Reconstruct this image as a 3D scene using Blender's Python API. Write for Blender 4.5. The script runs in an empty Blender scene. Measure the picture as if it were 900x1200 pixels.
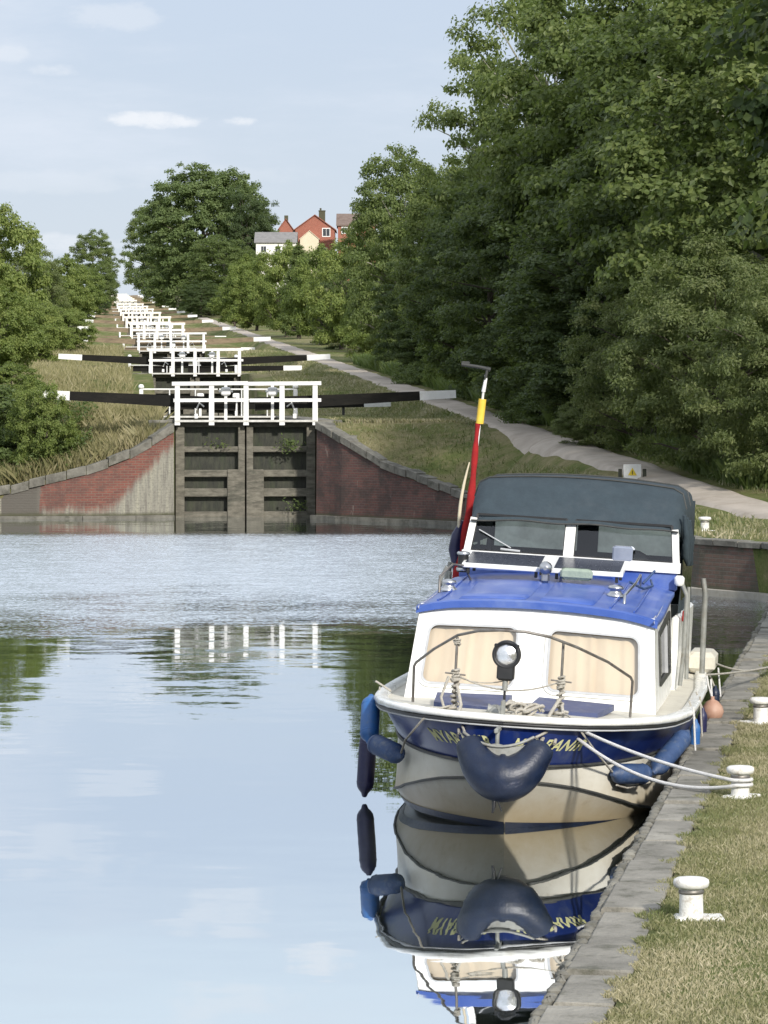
import bpy, math, random
import numpy as np
from mathutils import Vector, Matrix
random.seed(7); rng = np.random.default_rng(11)
PI = math.pi
scene = bpy.context.scene
COL = scene.collection

# ------------------------------------------------------------------ helpers
def lerp(a, b, t): return a + (b - a) * t
def ss(t):
    t = np.clip(t, 0, 1); return t * t * (3 - 2 * t)
def tab(x, pts):
    return np.interp(x, [p[0] for p in pts], [p[1] for p in pts])

class MB:
    """collects shapes of one mesh"""
    def __init__(s): s.v = []; s.f = []; s.sm = []; s.uv = {}
    def add(s, vs, fs, smooth=False):
        n = len(s.v); s.v += [tuple(v) for v in vs]
        s.f += [tuple(i + n for i in f) for f in fs]; s.sm += [smooth] * len(fs)
    def box(s, c, d, rot=None):
        hx, hy, hz = d[0] / 2, d[1] / 2, d[2] / 2
        vs = [Vector((x, y, z)) for x in (-hx, hx) for y in (-hy, hy) for z in (-hz, hz)]
        if rot is not None: vs = [rot @ v for v in vs]
        c = Vector(c)
        s.add([v + c for v in vs], [(0, 1, 3, 2), (4, 6, 7, 5), (0, 4, 5, 1), (2, 3, 7, 6), (0, 2, 6, 4), (1, 5, 7, 3)])
    def bbox(s, c, d, b=.01, rot=None):
        """box with chamfered edges"""
        hx, hy, hz = d[0] / 2, d[1] / 2, d[2] / 2
        b = min(b, hx * .8, hy * .8, hz * .8)
        prof = [(-hz, b), (-hz + b, 0), (hz - b, 0), (hz, b)]
        vs = []
        for z, i in prof:
            x, y = hx - i, hy - i; e = b * .7
            vs += [(x - e, -y, z), (x, -y + e, z), (x, y - e, z), (x - e, y, z), (-x + e, y, z), (-x, y - e, z), (-x, -y + e, z), (-x + e, -y, z)]
        fs = [tuple(range(7, -1, -1)), tuple(range(24, 32))]
        for k in range(3):
            for j in range(8):
                a = k * 8 + j; c2 = k * 8 + (j + 1) % 8
                fs.append((a, c2, c2 + 8, a + 8))
        vs = [Vector(v) for v in vs]
        if rot is not None: vs = [rot @ v for v in vs]
        c = Vector(c); s.add([v + c for v in vs], fs)
    def beam(s, p, q, w, h, up=(0, 0, 1), w2=None, h2=None):
        p, q = Vector(p), Vector(q); d = (q - p).normalized()
        x = d.cross(Vector(up)).normalized(); z = x.cross(d)
        w2 = w if w2 is None else w2; h2 = h if h2 is None else h2
        vs = [p + x * a * w / 2 + z * b * h / 2 for a, b in ((-1, -1), (1, -1), (1, 1), (-1, 1))]
        vs += [q + x * a * w2 / 2 + z * b * h2 / 2 for a, b in ((-1, -1), (1, -1), (1, 1), (-1, 1))]
        s.add(vs, [(0, 1, 2, 3), (7, 6, 5, 4), (0, 4, 5, 1), (1, 5, 6, 2), (2, 6, 7, 3), (3, 7, 4, 0)])
    def tube(s, pts, r, n=8, caps=True, smooth=True):
        pts = [Vector(p) for p in pts]; m = len(pts)
        rs = r if isinstance(r, (list, tuple)) else [r] * m
        vs = []; prev = None
        for i, p in enumerate(pts):
            d = (pts[min(i + 1, m - 1)] - pts[max(i - 1, 0)]).normalized()
            if prev is None:
                a = Vector((0, 0, 1)) if abs(d.z) < .9 else Vector((1, 0, 0))
                x = d.cross(a).normalized()
            else:
                x = (prev - d * prev.dot(d)).normalized()
            prev = x; y = d.cross(x)
            for k in range(n):
                t = 2 * PI * k / n
                vs.append(p + (x * math.cos(t) + y * math.sin(t)) * rs[i])
        fs = [(i * n + k, i * n + (k + 1) % n, (i + 1) * n + (k + 1) % n, (i + 1) * n + k) for i in range(m - 1) for k in range(n)]
        s.add(vs, fs, smooth)
        if caps:
            s.add(vs[:n], [tuple(range(n - 1, -1, -1))]); s.add(vs[-n:], [tuple(range(n))])
    def lathe(s, prof, c=(0, 0, 0), n=24, rot=None, smooth=True):
        c = Vector(c); vs = []
        for r, z in prof:
            for k in range(n):
                t = 2 * PI * k / n; v = Vector((r * math.cos(t), r * math.sin(t), z))
                vs.append(c + (rot @ v if rot is not None else v))
        m = len(prof)
        fs = [(i * n + k, i * n + (k + 1) % n, (i + 1) * n + (k + 1) % n, (i + 1) * n + k) for i in range(m - 1) for k in range(n)]
        s.add(vs, fs, smooth)
        s.add(vs[:n], [tuple(range(n - 1, -1, -1))]); s.add(vs[-n:], [tuple(range(n))])
    def grid(s, P, smooth=True, flip=False):
        """P: rows x cols of points"""
        R = len(P); Cn = len(P[0]); vs = [p for row in P for p in row]
        fs = []
        for i in range(R - 1):
            for j in range(Cn - 1):
                a = i * Cn + j; q = (a, a + 1, a + Cn + 1, a + Cn)
                fs.append(q[::-1] if flip else q)
        s.add(vs, fs, smooth)
    def poly_prism(s, pts, d, smooth=False):
        """pts: planar loop, d: extrusion vector"""
        pts = [Vector(p) for p in pts]; d = Vector(d); n = len(pts)
        s.add(pts + [p + d for p in pts], [tuple(range(n - 1, -1, -1)), tuple(range(n, 2 * n))] + [(i, (i + 1) % n, n + (i + 1) % n, n + i) for i in range(n)], smooth)
    def build(s, name, m, parent=None, recalc=True):
        me = bpy.data.meshes.new(name); me.from_pydata([tuple(v) for v in s.v], [], s.f)
        me.polygons.foreach_set('use_smooth', s.sm); me.update()
        if recalc:
            import bmesh
            b = bmesh.new(); b.from_mesh(me); bmesh.ops.recalc_face_normals(b, faces=b.faces); b.to_mesh(me); b.free()
        me.materials.append(m)
        o = bpy.data.objects.new(name, me); COL.objects.link(o)
        if parent is not None: o.parent = parent
        return o

def tag(o, label=None, cat=None, group=None, kind=None):
    if label: o['label'] = label
    if cat: o['category'] = cat
    if group: o['group'] = group
    if kind: o['kind'] = kind
    return o
def empty(name, loc, rz=0, label=None, cat=None, group=None):
    o = bpy.data.objects.new(name, None); COL.objects.link(o)
    o.location = loc; o.rotation_euler = (0, 0, rz); o.empty_display_size = .2
    return tag(o, label, cat, group)
def children(o): return [c for c in bpy.data.objects if c.parent == o]
def copy_tree(o, parent=None, kids=None):
    c = o.copy(); COL.objects.link(c)
    if parent is not None: c.parent = parent
    for ch in (KIDS.get(o.name) or []): copy_tree(ch, c)
    return c
KIDS = {}
def reg(o):
    """remember children for fast copies"""
    ks = children(o); KIDS[o.name] = ks
    for k in ks: reg(k)

# ------------------------------------------------------------------ materials
def nodes(name):
    m = bpy.data.materials.new(name); m.use_nodes = True
    nt = m.node_tree; nt.nodes.clear()
    out = nt.nodes.new('ShaderNodeOutputMaterial')
    return m, nt, out
def N(nt, t, **kw):
    n = nt.nodes.new(t)
    for k, v in kw.items():
        if k.startswith('i_'): n.inputs[k[2:].replace('_', ' ')].default_value = v
        else: setattr(n, k, v)
    return n
def ramp(nt, fac, stops):
    r = nt.nodes.new('ShaderNodeValToRGB'); e = r.color_ramp.elements
    while len(e) > 1: e.remove(e[-1])
    e[0].position = stops[0][0]; e[0].color = (*stops[0][1], 1)
    for p, c in stops[1:]:
        x = e.new(p); x.color = (*c, 1)
    nt.links.new(fac, r.inputs[0]); return r.outputs[0]
def noise(nt, co, scale, detail=4, rough=.55, scl=None):
    if scl:
        mp = N(nt, 'ShaderNodeMapping'); mp.inputs['Scale'].default_value = scl; nt.links.new(co, mp.inputs[0]); co = mp.outputs[0]
    n = N(nt, 'ShaderNodeTexNoise'); n.inputs['Scale'].default_value = scale
    n.inputs['Detail'].default_value = detail; n.inputs['Roughness'].default_value = rough
    nt.links.new(co, n.inputs['Vector']); return n.outputs['Fac']
def mixc(nt, fac, a, b, mode='MIX'):
    m = N(nt, 'ShaderNodeMix', data_type='RGBA', blend_type=mode)
    for s, v in ((0, fac), (6, a), (7, b)):
        if isinstance(v, (int, float)): m.inputs[s].default_value = v
        elif isinstance(v, (tuple, list)): m.inputs[s].default_value = (*v[:3], 1)
        else: nt.links.new(v, m.inputs[s])
    return m.outputs[2]
def mathn(nt, op, a, b=0.0, c=None, clamp=False):
    m = N(nt, 'ShaderNodeMath', operation=op); m.use_clamp = clamp
    for i, v in enumerate((a, b) if c is None else (a, b, c)):
        if isinstance(v, (int, float)): m.inputs[i].default_value = v
        else: nt.links.new(v, m.inputs[i])
    return m.outputs[0]
def mapr(nt, v, a, b, c=0., d=1., smooth=True):
    m = N(nt, 'ShaderNodeMapRange'); m.interpolation_type = 'SMOOTHSTEP' if smooth else 'LINEAR'
    nt.links.new(v, m.inputs[0])
    for i, x in enumerate((a, b, c, d)): m.inputs[i + 1].default_value = x
    return m.outputs[0]
def simple(name, c1, c2=None, scale=6, rough=.5, metal=0, bump=0, bscale=40, dirt_sheen=None, dscale=2, damt=.5, rough2=None, spec=.5, scl=None, coat=0):
    m, nt, out = nodes(name); L = nt.links
    p = N(nt, 'ShaderNodeBsdfPrincipled'); L.new(p.outputs[0], out.inputs[0])
    tc = N(nt, 'ShaderNodeTexCoord'); co = tc.outputs['Object']
    if scl:
        mp = N(nt, 'ShaderNodeMapping'); mp.inputs['Scale'].default_value = scl; L.new(co, mp.inputs[0]); co = mp.outputs[0]
    n1 = noise(nt, co, scale, 6, .6)
    col = ramp(nt, n1, [(.3, c1), (.7, c2 or c1)])
    if dirt_sheen:
        n2 = noise(nt, co, dscale, 8, .7)
        col = mixc(nt, mapr(nt, n2, .48, .72, 0, damt), col, dirt_sheen)
    L.new(col, p.inputs['Base Color'])
    p.inputs['Metallic'].default_value = metal; p.inputs['Specular IOR Level'].default_value = spec
    p.inputs['Coat Weight'].default_value = coat
    L.new(mapr(nt, n1, .2, .8, rough, rough2 if rough2 is not None else min(1, rough + .12), False), p.inputs['Roughness'])
    if bump:
        n3 = noise(nt, co, bscale, 5, .6); b = N(nt, 'ShaderNodeBump'); b.inputs['Strength'].default_value = bump
        b.inputs['Distance'].default_value = .02; L.new(n3, b.inputs['Height']); L.new(b.outputs[0], p.inputs['Normal'])
    return m

M = {}
M['white'] = simple('white paint', (.72, .72, .70), (.82, .82, .80), 3, .45, dirt_sheen=(.45, .43, .36), dscale=5, damt=.35)
M['bollard_white'] = simple('chipped white paint', (.68, .67, .63), (.80, .79, .75), 14, .5, dirt_sheen=(.30, .24, .16), dscale=16, damt=.75, bump=.25, bscale=50)
M['sunlit_white'] = simple('sunlit gate white', (.80, .76, .66), (.86, .82, .73), 3, .5)  # cream stands in for sun glare on the far white rails
M['white_boat'] = simple('white gelcoat', (.80, .80, .77), (.86, .86, .83), 2, .22, dirt_sheen=(.56, .53, .43), dscale=4.5, damt=.55, coat=.2, scl=(1, 1, .3))
M['cream_deck'] = simple('worn deck', (.52, .49, .41), (.62, .59, .50), 5, .6, dirt_sheen=(.33, .30, .22), dscale=7, damt=.5)
M['blue_roof'] = simple('blue roof paint', (.035, .085, .34), (.06, .12, .40), 4, .30, dirt_sheen=(.16, .22, .44), dscale=1.6, damt=.8)  # sky sheen worked into the lightened base and pale patches
M['blue_band'] = simple('blue hull paint', (.006, .019, .115), (.011, .030, .16), 3, .25, dirt_sheen=(.06, .08, .16), dscale=9, damt=.7, scl=(1, 1, .35))
M['canvas'] = simple('slate canvas', (.026, .040, .050), (.036, .054, .066), 7, .85, bump=.9, bscale=7, dirt_sheen=(.055, .07, .08), dscale=2.5, damt=.5)
M['black'] = simple('black plastic', (.012, .012, .013), (.02, .02, .02), 8, .4)
M['navy'] = simple('navy fender rubber', (.003, .008, .026), (.006, .015, .042), 9, .34, dirt_sheen=(.03, .035, .04), dscale=6, damt=.4, bump=.2, bscale=30)
M['purple_navy'] = simple('dark navy fender', (.010, .010, .045), (.016, .016, .07), 9, .35, dirt_sheen=(.04, .04, .06), dscale=9, damt=.5)
M['blue_fender'] = simple('bright blue fender', (.015, .09, .27), (.03, .13, .36), 8, .4, dirt_sheen=(.10, .14, .18), dscale=7, damt=.6)
M['dull_fender'] = simple('dull blue fender', (.018, .045, .12), (.04, .08, .18), 14, .55, dirt_sheen=(.14, .16, .19), dscale=11, damt=.75)
M['steel'] = simple('stainless', (.45, .45, .45), (.6, .6, .6), 9, .25, metal=1)
M['dull_steel'] = simple('weathered steel', (.16, .15, .13), (.28, .26, .24), 12, .45, metal=.7, dirt_sheen=(.10, .07, .05), dscale=9, damt=.6)
M['galv'] = simple('galvanised', (.22, .225, .21), (.34, .345, .32), 10, .6, metal=.4, dirt_sheen=(.20, .17, .12), dscale=8, damt=.6)
M['rope'] = simple('old rope', (.42, .39, .33), (.60, .57, .50), 60, .9, dirt_sheen=(.22, .19, .14), dscale=18, damt=.6, bump=.8, bscale=180)
M['rope_white'] = simple('white rope', (.78, .77, .75), (.86, .85, .83), 60, .85, dirt_sheen=(.4, .37, .3), dscale=10, damt=.4, bump=.8, bscale=180)
M['curtain'] = simple('peach curtain', (.66, .50, .35), (.78, .66, .50), 3, .9, dirt_sheen=(.70, .48, .30), dscale=3, damt=.55, scl=(1, 1, .25))
M['seal'] = simple('grey window seal', (.38, .39, .40), (.48, .49, .50), 10, .5)
M['dark_frame'] = simple('dark window frame', (.03, .032, .03), (.05, .05, .045), 10, .5)
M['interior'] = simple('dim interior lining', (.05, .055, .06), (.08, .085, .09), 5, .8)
M['panel_cell'] = simple('solar cells', (.03, .035, .05), (.06, .065, .085), 30, .18)
M['green_cloth'] = simple('grey green cushion', (.24, .30, .25), (.32, .38, .31), 16, .9, bump=.5, bscale=60)
M['grey_box'] = simple('grey blue box', (.17, .20, .27), (.25, .28, .35), 8, .6)
M['pale_cloth'] = simple('pale sheet', (.52, .56, .62), (.6, .64, .70), 8, .7)
M['grey_deckbox'] = simple('slate deck panel', (.035, .05, .13), (.06, .08, .18), 6, .5, dirt_sheen=(.2, .2, .24), dscale=8, damt=.5)
M['red'] = simple('red ensign cloth', (.26, .008, .010), (.40, .018, .016), 14, .85, dirt_sheen=(.25, .01, .02), dscale=6, damt=.5)
M['yellow'] = simple('yellow tape', (.75, .50, .05), (.8, .58, .08), 12, .6)
M['orange'] = simple('faded orange float', (.36, .19, .13), (.46, .30, .22), 8, .5, dirt_sheen=(.4, .25, .18), dscale=5, damt=.5)
M['gold'] = simple('gold leaf lettering', (.60, .60, .28), (.75, .74, .42), 30, .5)
M['silver'] = simple('silver badge', (.6, .6, .6), (.7, .7, .7), 30, .4)
M['beam_black'] = simple('black painted timber', (.007, .007, .006), (.014, .013, .011), 10, .7, spec=.15, bump=.4, bscale=30, dirt_sheen=(.028, .025, .02), dscale=3, damt=.5, scl=(.3, 1, 1))
M['beam_brown'] = simple('bleached timber', (.16, .12, .075), (.26, .20, .13), 10, .8, bump=.4, bscale=30, dirt_sheen=(.08, .06, .04), dscale=3, damt=.6, scl=(.3, 1, 1))
M['timber'] = simple('wet grey timber', (.075, .068, .052), (.21, .195, .155), 7, .75, bump=.5, bscale=25, dirt_sheen=(.025, .03, .02), dscale=2.2, damt=.8, scl=(.5, 1, 1.6))
M['timber_dark'] = simple('slimy shade-dark planking', (.010, .011, .008), (.05, .052, .036), 5, .7, bump=.5, bscale=20, dirt_sheen=(.04, .06, .02), dscale=1.8, damt=.5, scl=(2.2, 1, .5))  # near-black base puts recess shade into the planks, green patches are slime
M['white_worn'] = simple('worn white boards', (.50, .49, .45), (.68, .67, .63), 5, .7, dirt_sheen=(.2, .19, .15), dscale=4, damt=.6)
M['walkway'] = simple('walkway board', (.30, .28, .23), (.42, .40, .35), 8, .85, dirt_sheen=(.15, .13, .1), dscale=4, damt=.5)
M['stone'] = simple('quay stone', (.14, .132, .11), (.33, .31, .265), 1.5, .9, bump=.9, bscale=22, dirt_sheen=(.075, .075, .05), dscale=4, damt=.9)
M['stone_dark'] = simple('dark coping stone', (.10, .095, .08), (.24, .23, .195), 2.6, .9, bump=.8, bscale=9, dirt_sheen=(.05, .05, .035), dscale=3, damt=.8)
M['bark'] = simple('bark', (.06, .05, .038), (.12, .10, .08), 9, .95, bump=.8, bscale=18)
M['lichen'] = simple('lichened limb', (.20, .20, .16), (.28, .27, .21), 9, .95, bump=.8, bscale=18)
M['sign_yellow'] = simple('sign yellow', (.75, .55, .03), (.8, .6, .05), 9, .5)
M['path'] = simple('gravel path', (.34, .295, .24), (.47, .41, .345), 1.3, .95, bump=.6, bscale=60, dirt_sheen=(.24, .20, .15), dscale=.8, damt=.5)
M['tile_red'] = simple('red roof tile', (.20, .07, .045), (.30, .12, .08), 3, .85, bump=.4, bscale=12)
M['tile_grey'] = simple('grey roof slate', (.17, .165, .16), (.24, .23, .22), 2, .8, bump=.4, bscale=12)
M['tile_brown'] = simple('brown roof tile', (.13, .09, .07), (.2, .15, .125), 2, .8, bump=.4, bscale=12)
M['render_white'] = simple('white render', (.74, .72, .66), (.82, .80, .74), 2, .8)
M['render_cream'] = simple('cream render', (.62, .55, .40), (.7, .63, .48), 2, .8)
M['window_dark'] = simple('dark window pane', (.03, .035, .04), (.05, .055, .06), 2, .08)

def glass(name, tint=(.9, .95, .95), gloss=.12, rough=.02, trans=1.0, diffuse=None):
    m, nt, out = nodes(name); L = nt.links
    t = N(nt, 'ShaderNodeBsdfTransparent'); t.inputs[0].default_value = (*tint, 1)
    g = N(nt, 'ShaderNodeBsdfGlossy'); g.inputs['Roughness'].default_value = rough
    fr = N(nt, 'ShaderNodeFresnel'); fr.inputs[0].default_value = 1.5
    f = mathn(nt, 'MULTIPLY_ADD', fr.outputs[0], 1.0, gloss, True)
    mx = N(nt, 'ShaderNodeMixShader'); L.new(f, mx.inputs[0]); L.new(t.outputs[0], mx.inputs[1]); L.new(g.outputs[0], mx.inputs[2])
    last = mx.outputs[0]
    if diffuse:
        d = N(nt, 'ShaderNodeBsdfTranslucent'); d.inputs[0].default_value = (*diffuse[:3], 1)
        tc = N(nt, 'ShaderNodeTexCoord'); nn = noise(nt, tc.outputs['Object'], 5, 5, .6)
        m2 = N(nt, 'ShaderNodeMixShader'); L.new(mapr(nt, nn, .3, .7, diffuse[3] * .7, diffuse[3] * 1.3, False), m2.inputs[0])
        L.new(last, m2.inputs[1]); L.new(d.outputs[0], m2.inputs[2]); last = m2.outputs[0]
    L.new(last, out.inputs[0]); return m
M['glass'] = glass('window glass', (.93, .95, .94), .07)
M['screen_glass'] = glass('windscreen glass', (.82, .86, .85), .03)
M['smoked'] = glass('smoked side vinyl', (.30, .34, .34), .03)
M['vinyl'] = glass('clear vinyl', (.70, .75, .72), .02, .15, diffuse=(.80, .86, .80, .6))

def brick_mat(name, c1, c2, mortar, stain, stain_amt, lime, lime_amt, low_lime=0., wing=False):
    m, nt, out = nodes(name); L = nt.links
    p = N(nt, 'ShaderNodeBsdfPrincipled'); L.new(p.outputs[0], out.inputs[0])
    uv = N(nt, 'ShaderNodeUVMap'); uv.uv_map = 'UVMap'
    b = N(nt, 'ShaderNodeTexBrick'); L.new(uv.outputs[0], b.inputs['Vector'])
    b.inputs['Scale'].default_value = 1; b.inputs['Brick Width'].default_value = .23; b.inputs['Row Height'].default_value = .078
    b.inputs['Mortar Size'].default_value = .010; b.inputs['Mortar Smooth'].default_value = .3; b.inputs['Bias'].default_value = -.1
    b.inputs['Color1'].default_value = (*c1, 1); b.inputs['Color2'].default_value = (*c2, 1); b.inputs['Mortar'].default_value = (*mortar, 1)
    n1 = noise(nt, uv.outputs[0], .9, 8, .7, (1, 1.0, 1)); n2 = noise(nt, uv.outputs[0], 2.2, 7, .7, (1.6, .35, 1))
    n4 = noise(nt, uv.outputs[0], 14, 4, .7)
    col = mixc(nt, mapr(nt, n1, .42, .62, 0, stain_amt), b.outputs['Color'], stain)
    col = mixc(nt, mapr(nt, n4, .5, .75, 0, .45), col, tuple(x * .45 for x in c1))
    sep = N(nt, 'ShaderNodeSeparateXYZ'); L.new(uv.outputs[0], sep.inputs[0])
    low = mapr(nt, sep.outputs[1], .9, .05, 0, low_lime)
    lf = mathn(nt, 'ADD', mapr(nt, n2, .60, .72, 0, lime_amt), mathn(nt, 'MULTIPLY', low, mapr(nt, n2, .40, .55)), None, True)
    col = mixc(nt, lf, col, lime)
    if wing:   # limewash leached down the masonry beside the gate, grey stone at the far end
        u = sep.outputs[0]; na = noise(nt, uv.outputs[0], 1.0, 6, .7, (5.5, .8, 1)); nb_ = noise(nt, uv.outputs[0], 1.0, 5, .7, (7, .5, 1))
        f = mathn(nt, 'ADD', mapr(nt, u, .1, 2.1, 2.1, .1, False), mathn(nt, 'MULTIPLY_ADD', na, .9, -.28))
        mk = mapr(nt, mathn(nt, 'SUBTRACT', f, sep.outputs[1]), -.22, .25)
        mk = mathn(nt, 'MAXIMUM', mk, mapr(nt, mathn(nt, 'ADD', u, mathn(nt, 'MULTIPLY', na, .5)), 4.45, 4.5))
        lc = ramp(nt, nb_, [(.3, (.13, .12, .10)), (.48, (.26, .25, .21)), (.62, (.34, .33, .26))])
        lc = mixc(nt, mapr(nt, u, 3.9, 4.4), lc, (.11, .10, .085))
        col = mixc(nt, mk, col, mixc(nt, mapr(nt, n4, .45, .75, 0, .6), lc, (.10, .095, .08)))
    # slime just above the water
    n5 = noise(nt, uv.outputs[0], 3, 4, .6)
    sl = mapr(nt, mathn(nt, 'ADD', sep.outputs[1], mathn(nt, 'MULTIPLY', n5, .2)), .34, .18)
    col = mixc(nt, sl, col, (.07, .07, .04))
    L.new(col, p.inputs['Base Color']); p.inputs['Roughness'].default_value = .9
    bp = N(nt, 'ShaderNodeBump'); bp.inputs['Strength'].default_value = .6; bp.inputs['Distance'].default_value = .015
    hh = mathn(nt, 'SUBTRACT', n4, b.outputs['Fac']); L.new(hh, bp.inputs['Height']); L.new(bp.outputs[0], p.inputs['Normal'])
    return m
M['brick_red'] = brick_mat('red brick', (.22, .080, .058), (.14, .055, .045), (.18, .14, .11), (.10, .06, .05), .8, (.40, .38, .30), .3, .0, True)
M['brick_dark'] = brick_mat('dark engineering brick', (.16, .072, .058), (.10, .055, .05), (.12, .10, .085), (.05, .04, .035), .85, (.44, .38, .32), .75, .0)
M['brick_bank'] = brick_mat('mossy brick', (.16, .095, .075), (.11, .075, .06), (.13, .12, .10), (.055, .06, .04), .8, (.28, .25, .20), .4, .0)
M['brick_quay'] = brick_mat('wet quay brick', (.12, .09, .075), (.09, .07, .06), (.10, .10, .085), (.045, .05, .035), .8, (.22, .21, .18), .3, .0)
M['stone_wall'] = brick_mat('limed masonry', (.30, .28, .22), (.20, .185, .15), (.12, .11, .09), (.10, .09, .07), .7, (.46, .44, .36), .6, .5)
M['brick_house'] = brick_mat('house brick', (.36, .115, .075), (.30, .095, .065), (.30, .2, .15), (.28, .1, .07), .3, (.4, .3, .25), .1, .0)

def ground_mat():
    m, nt, out = nodes('grass ground'); L = nt.links
    p = N(nt, 'ShaderNodeBsdfPrincipled'); L.new(p.outputs[0], out.inputs[0])
    tc = N(nt, 'ShaderNodeTexCoord'); co = tc.outputs['Object']
    n1 = noise(nt, co, .22, 6, .65); n2 = noise(nt, co, 1.6, 6, .7); n3 = noise(nt, co, 22, 4, .7)
    f = mathn(nt, 'ADD', mathn(nt, 'MULTIPLY', n1, .55), mathn(nt, 'MULTIPLY', n2, .45))
    col = ramp(nt, f, [(.38, (.09, .13, .035)), (.47, (.155, .175, .06)), (.54, (.25, .225, .115)), (.68, (.35, .30, .18))])
    col = mixc(nt, mapr(nt, n3, .3, .75, 0, .55), col, (.055, .06, .022))
    L.new(col, p.inputs['Base Color']); p.inputs['Roughness'].default_value = 1; p.inputs['Specular IOR Level'].default_value = .1
    bp = N(nt, 'ShaderNodeBump'); bp.inputs['Strength'].default_value = .8; bp.inputs['Distance'].default_value = .06
    L.new(n3, bp.inputs['Height']); L.new(bp.outputs[0], p.inputs['Normal']); return m
M['ground'] = ground_mat()

def leaf_mat(name, dark, mid, light, trans=.35, scale=.9, rough=.5):
    """per-leaf value in attribute lv, large variation from noise"""
    m, nt, out = nodes(name); L = nt.links
    at = N(nt, 'ShaderNodeAttribute'); at.attribute_name = 'lv'
    tc = N(nt, 'ShaderNodeTexCoord'); n1 = noise(nt, tc.outputs['Object'], scale, 3, .5)
    oi = N(nt, 'ShaderNodeObjectInfo')
    f = mathn(nt, 'ADD', mathn(nt, 'MULTIPLY', at.outputs['Fac'], .6), mathn(nt, 'MULTIPLY', n1, .5))
    f = mathn(nt, 'ADD', f, mathn(nt, 'MULTIPLY_ADD', oi.outputs['Random'], .16, -.08))
    col = ramp(nt, f, [(.15, dark), (.5, mid), (.88, light)])
    p = N(nt, 'ShaderNodeBsdfPrincipled'); L.new(col, p.inputs['Base Color']); p.inputs['Roughness'].default_value = rough
    p.inputs['Specular IOR Level'].default_value = .35
    t = N(nt, 'ShaderNodeBsdfTranslucent'); L.new(mixc(nt, .6, col, (.20, .27, .05)), t.inputs[0])
    mx = N(nt, 'ShaderNodeMixShader'); mx.inputs[0].default_value = trans * 1.4
    L.new(p.outputs[0], mx.inputs[1]); L.new(t.outputs[0], mx.inputs[2]); L.new(mx.outputs[0], out.inputs[0]); return m
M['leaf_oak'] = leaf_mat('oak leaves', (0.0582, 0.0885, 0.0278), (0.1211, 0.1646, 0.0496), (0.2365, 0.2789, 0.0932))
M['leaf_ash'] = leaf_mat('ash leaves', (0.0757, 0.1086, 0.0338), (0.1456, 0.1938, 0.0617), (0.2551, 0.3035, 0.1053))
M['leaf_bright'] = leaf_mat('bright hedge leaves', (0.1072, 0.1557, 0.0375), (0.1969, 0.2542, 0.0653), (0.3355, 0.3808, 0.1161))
M['leaf_far_haze'] = leaf_mat('haze-paled far leaves', (0.085, 0.125, 0.045), (0.15, 0.205, 0.075), (0.25, 0.31, 0.125))  # paler leaf greens put distance haze into the colour
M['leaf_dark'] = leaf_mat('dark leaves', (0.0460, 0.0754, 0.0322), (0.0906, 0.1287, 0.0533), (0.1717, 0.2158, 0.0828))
M['leaf_syc'] = leaf_mat('sycamore leaves', (0.028, 0.050, 0.018), (0.058, 0.095, 0.030), (0.1677, 0.2038, 0.0544), scale=.5)
M['leaf_willow'] = leaf_mat('sallow leaves', (0.0827, 0.1109, 0.0375), (0.1538, 0.1893, 0.0701), (0.2656, 0.2878, 0.1234))
M['blade'] = leaf_mat('grass blades', (.10, .145, .045), (.24, .235, .115), (.48, .42, .28), .25, 1.1)
M['straw'] = leaf_mat('dry tall grass', (.10, .13, .042), (.24, .22, .105), (.44, .38, .23), .25, .6)
M['weed'] = leaf_mat('bank weeds', (.06, .10, .028), (.11, .155, .048), (.20, .24, .085), .3, 1.0)

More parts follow.
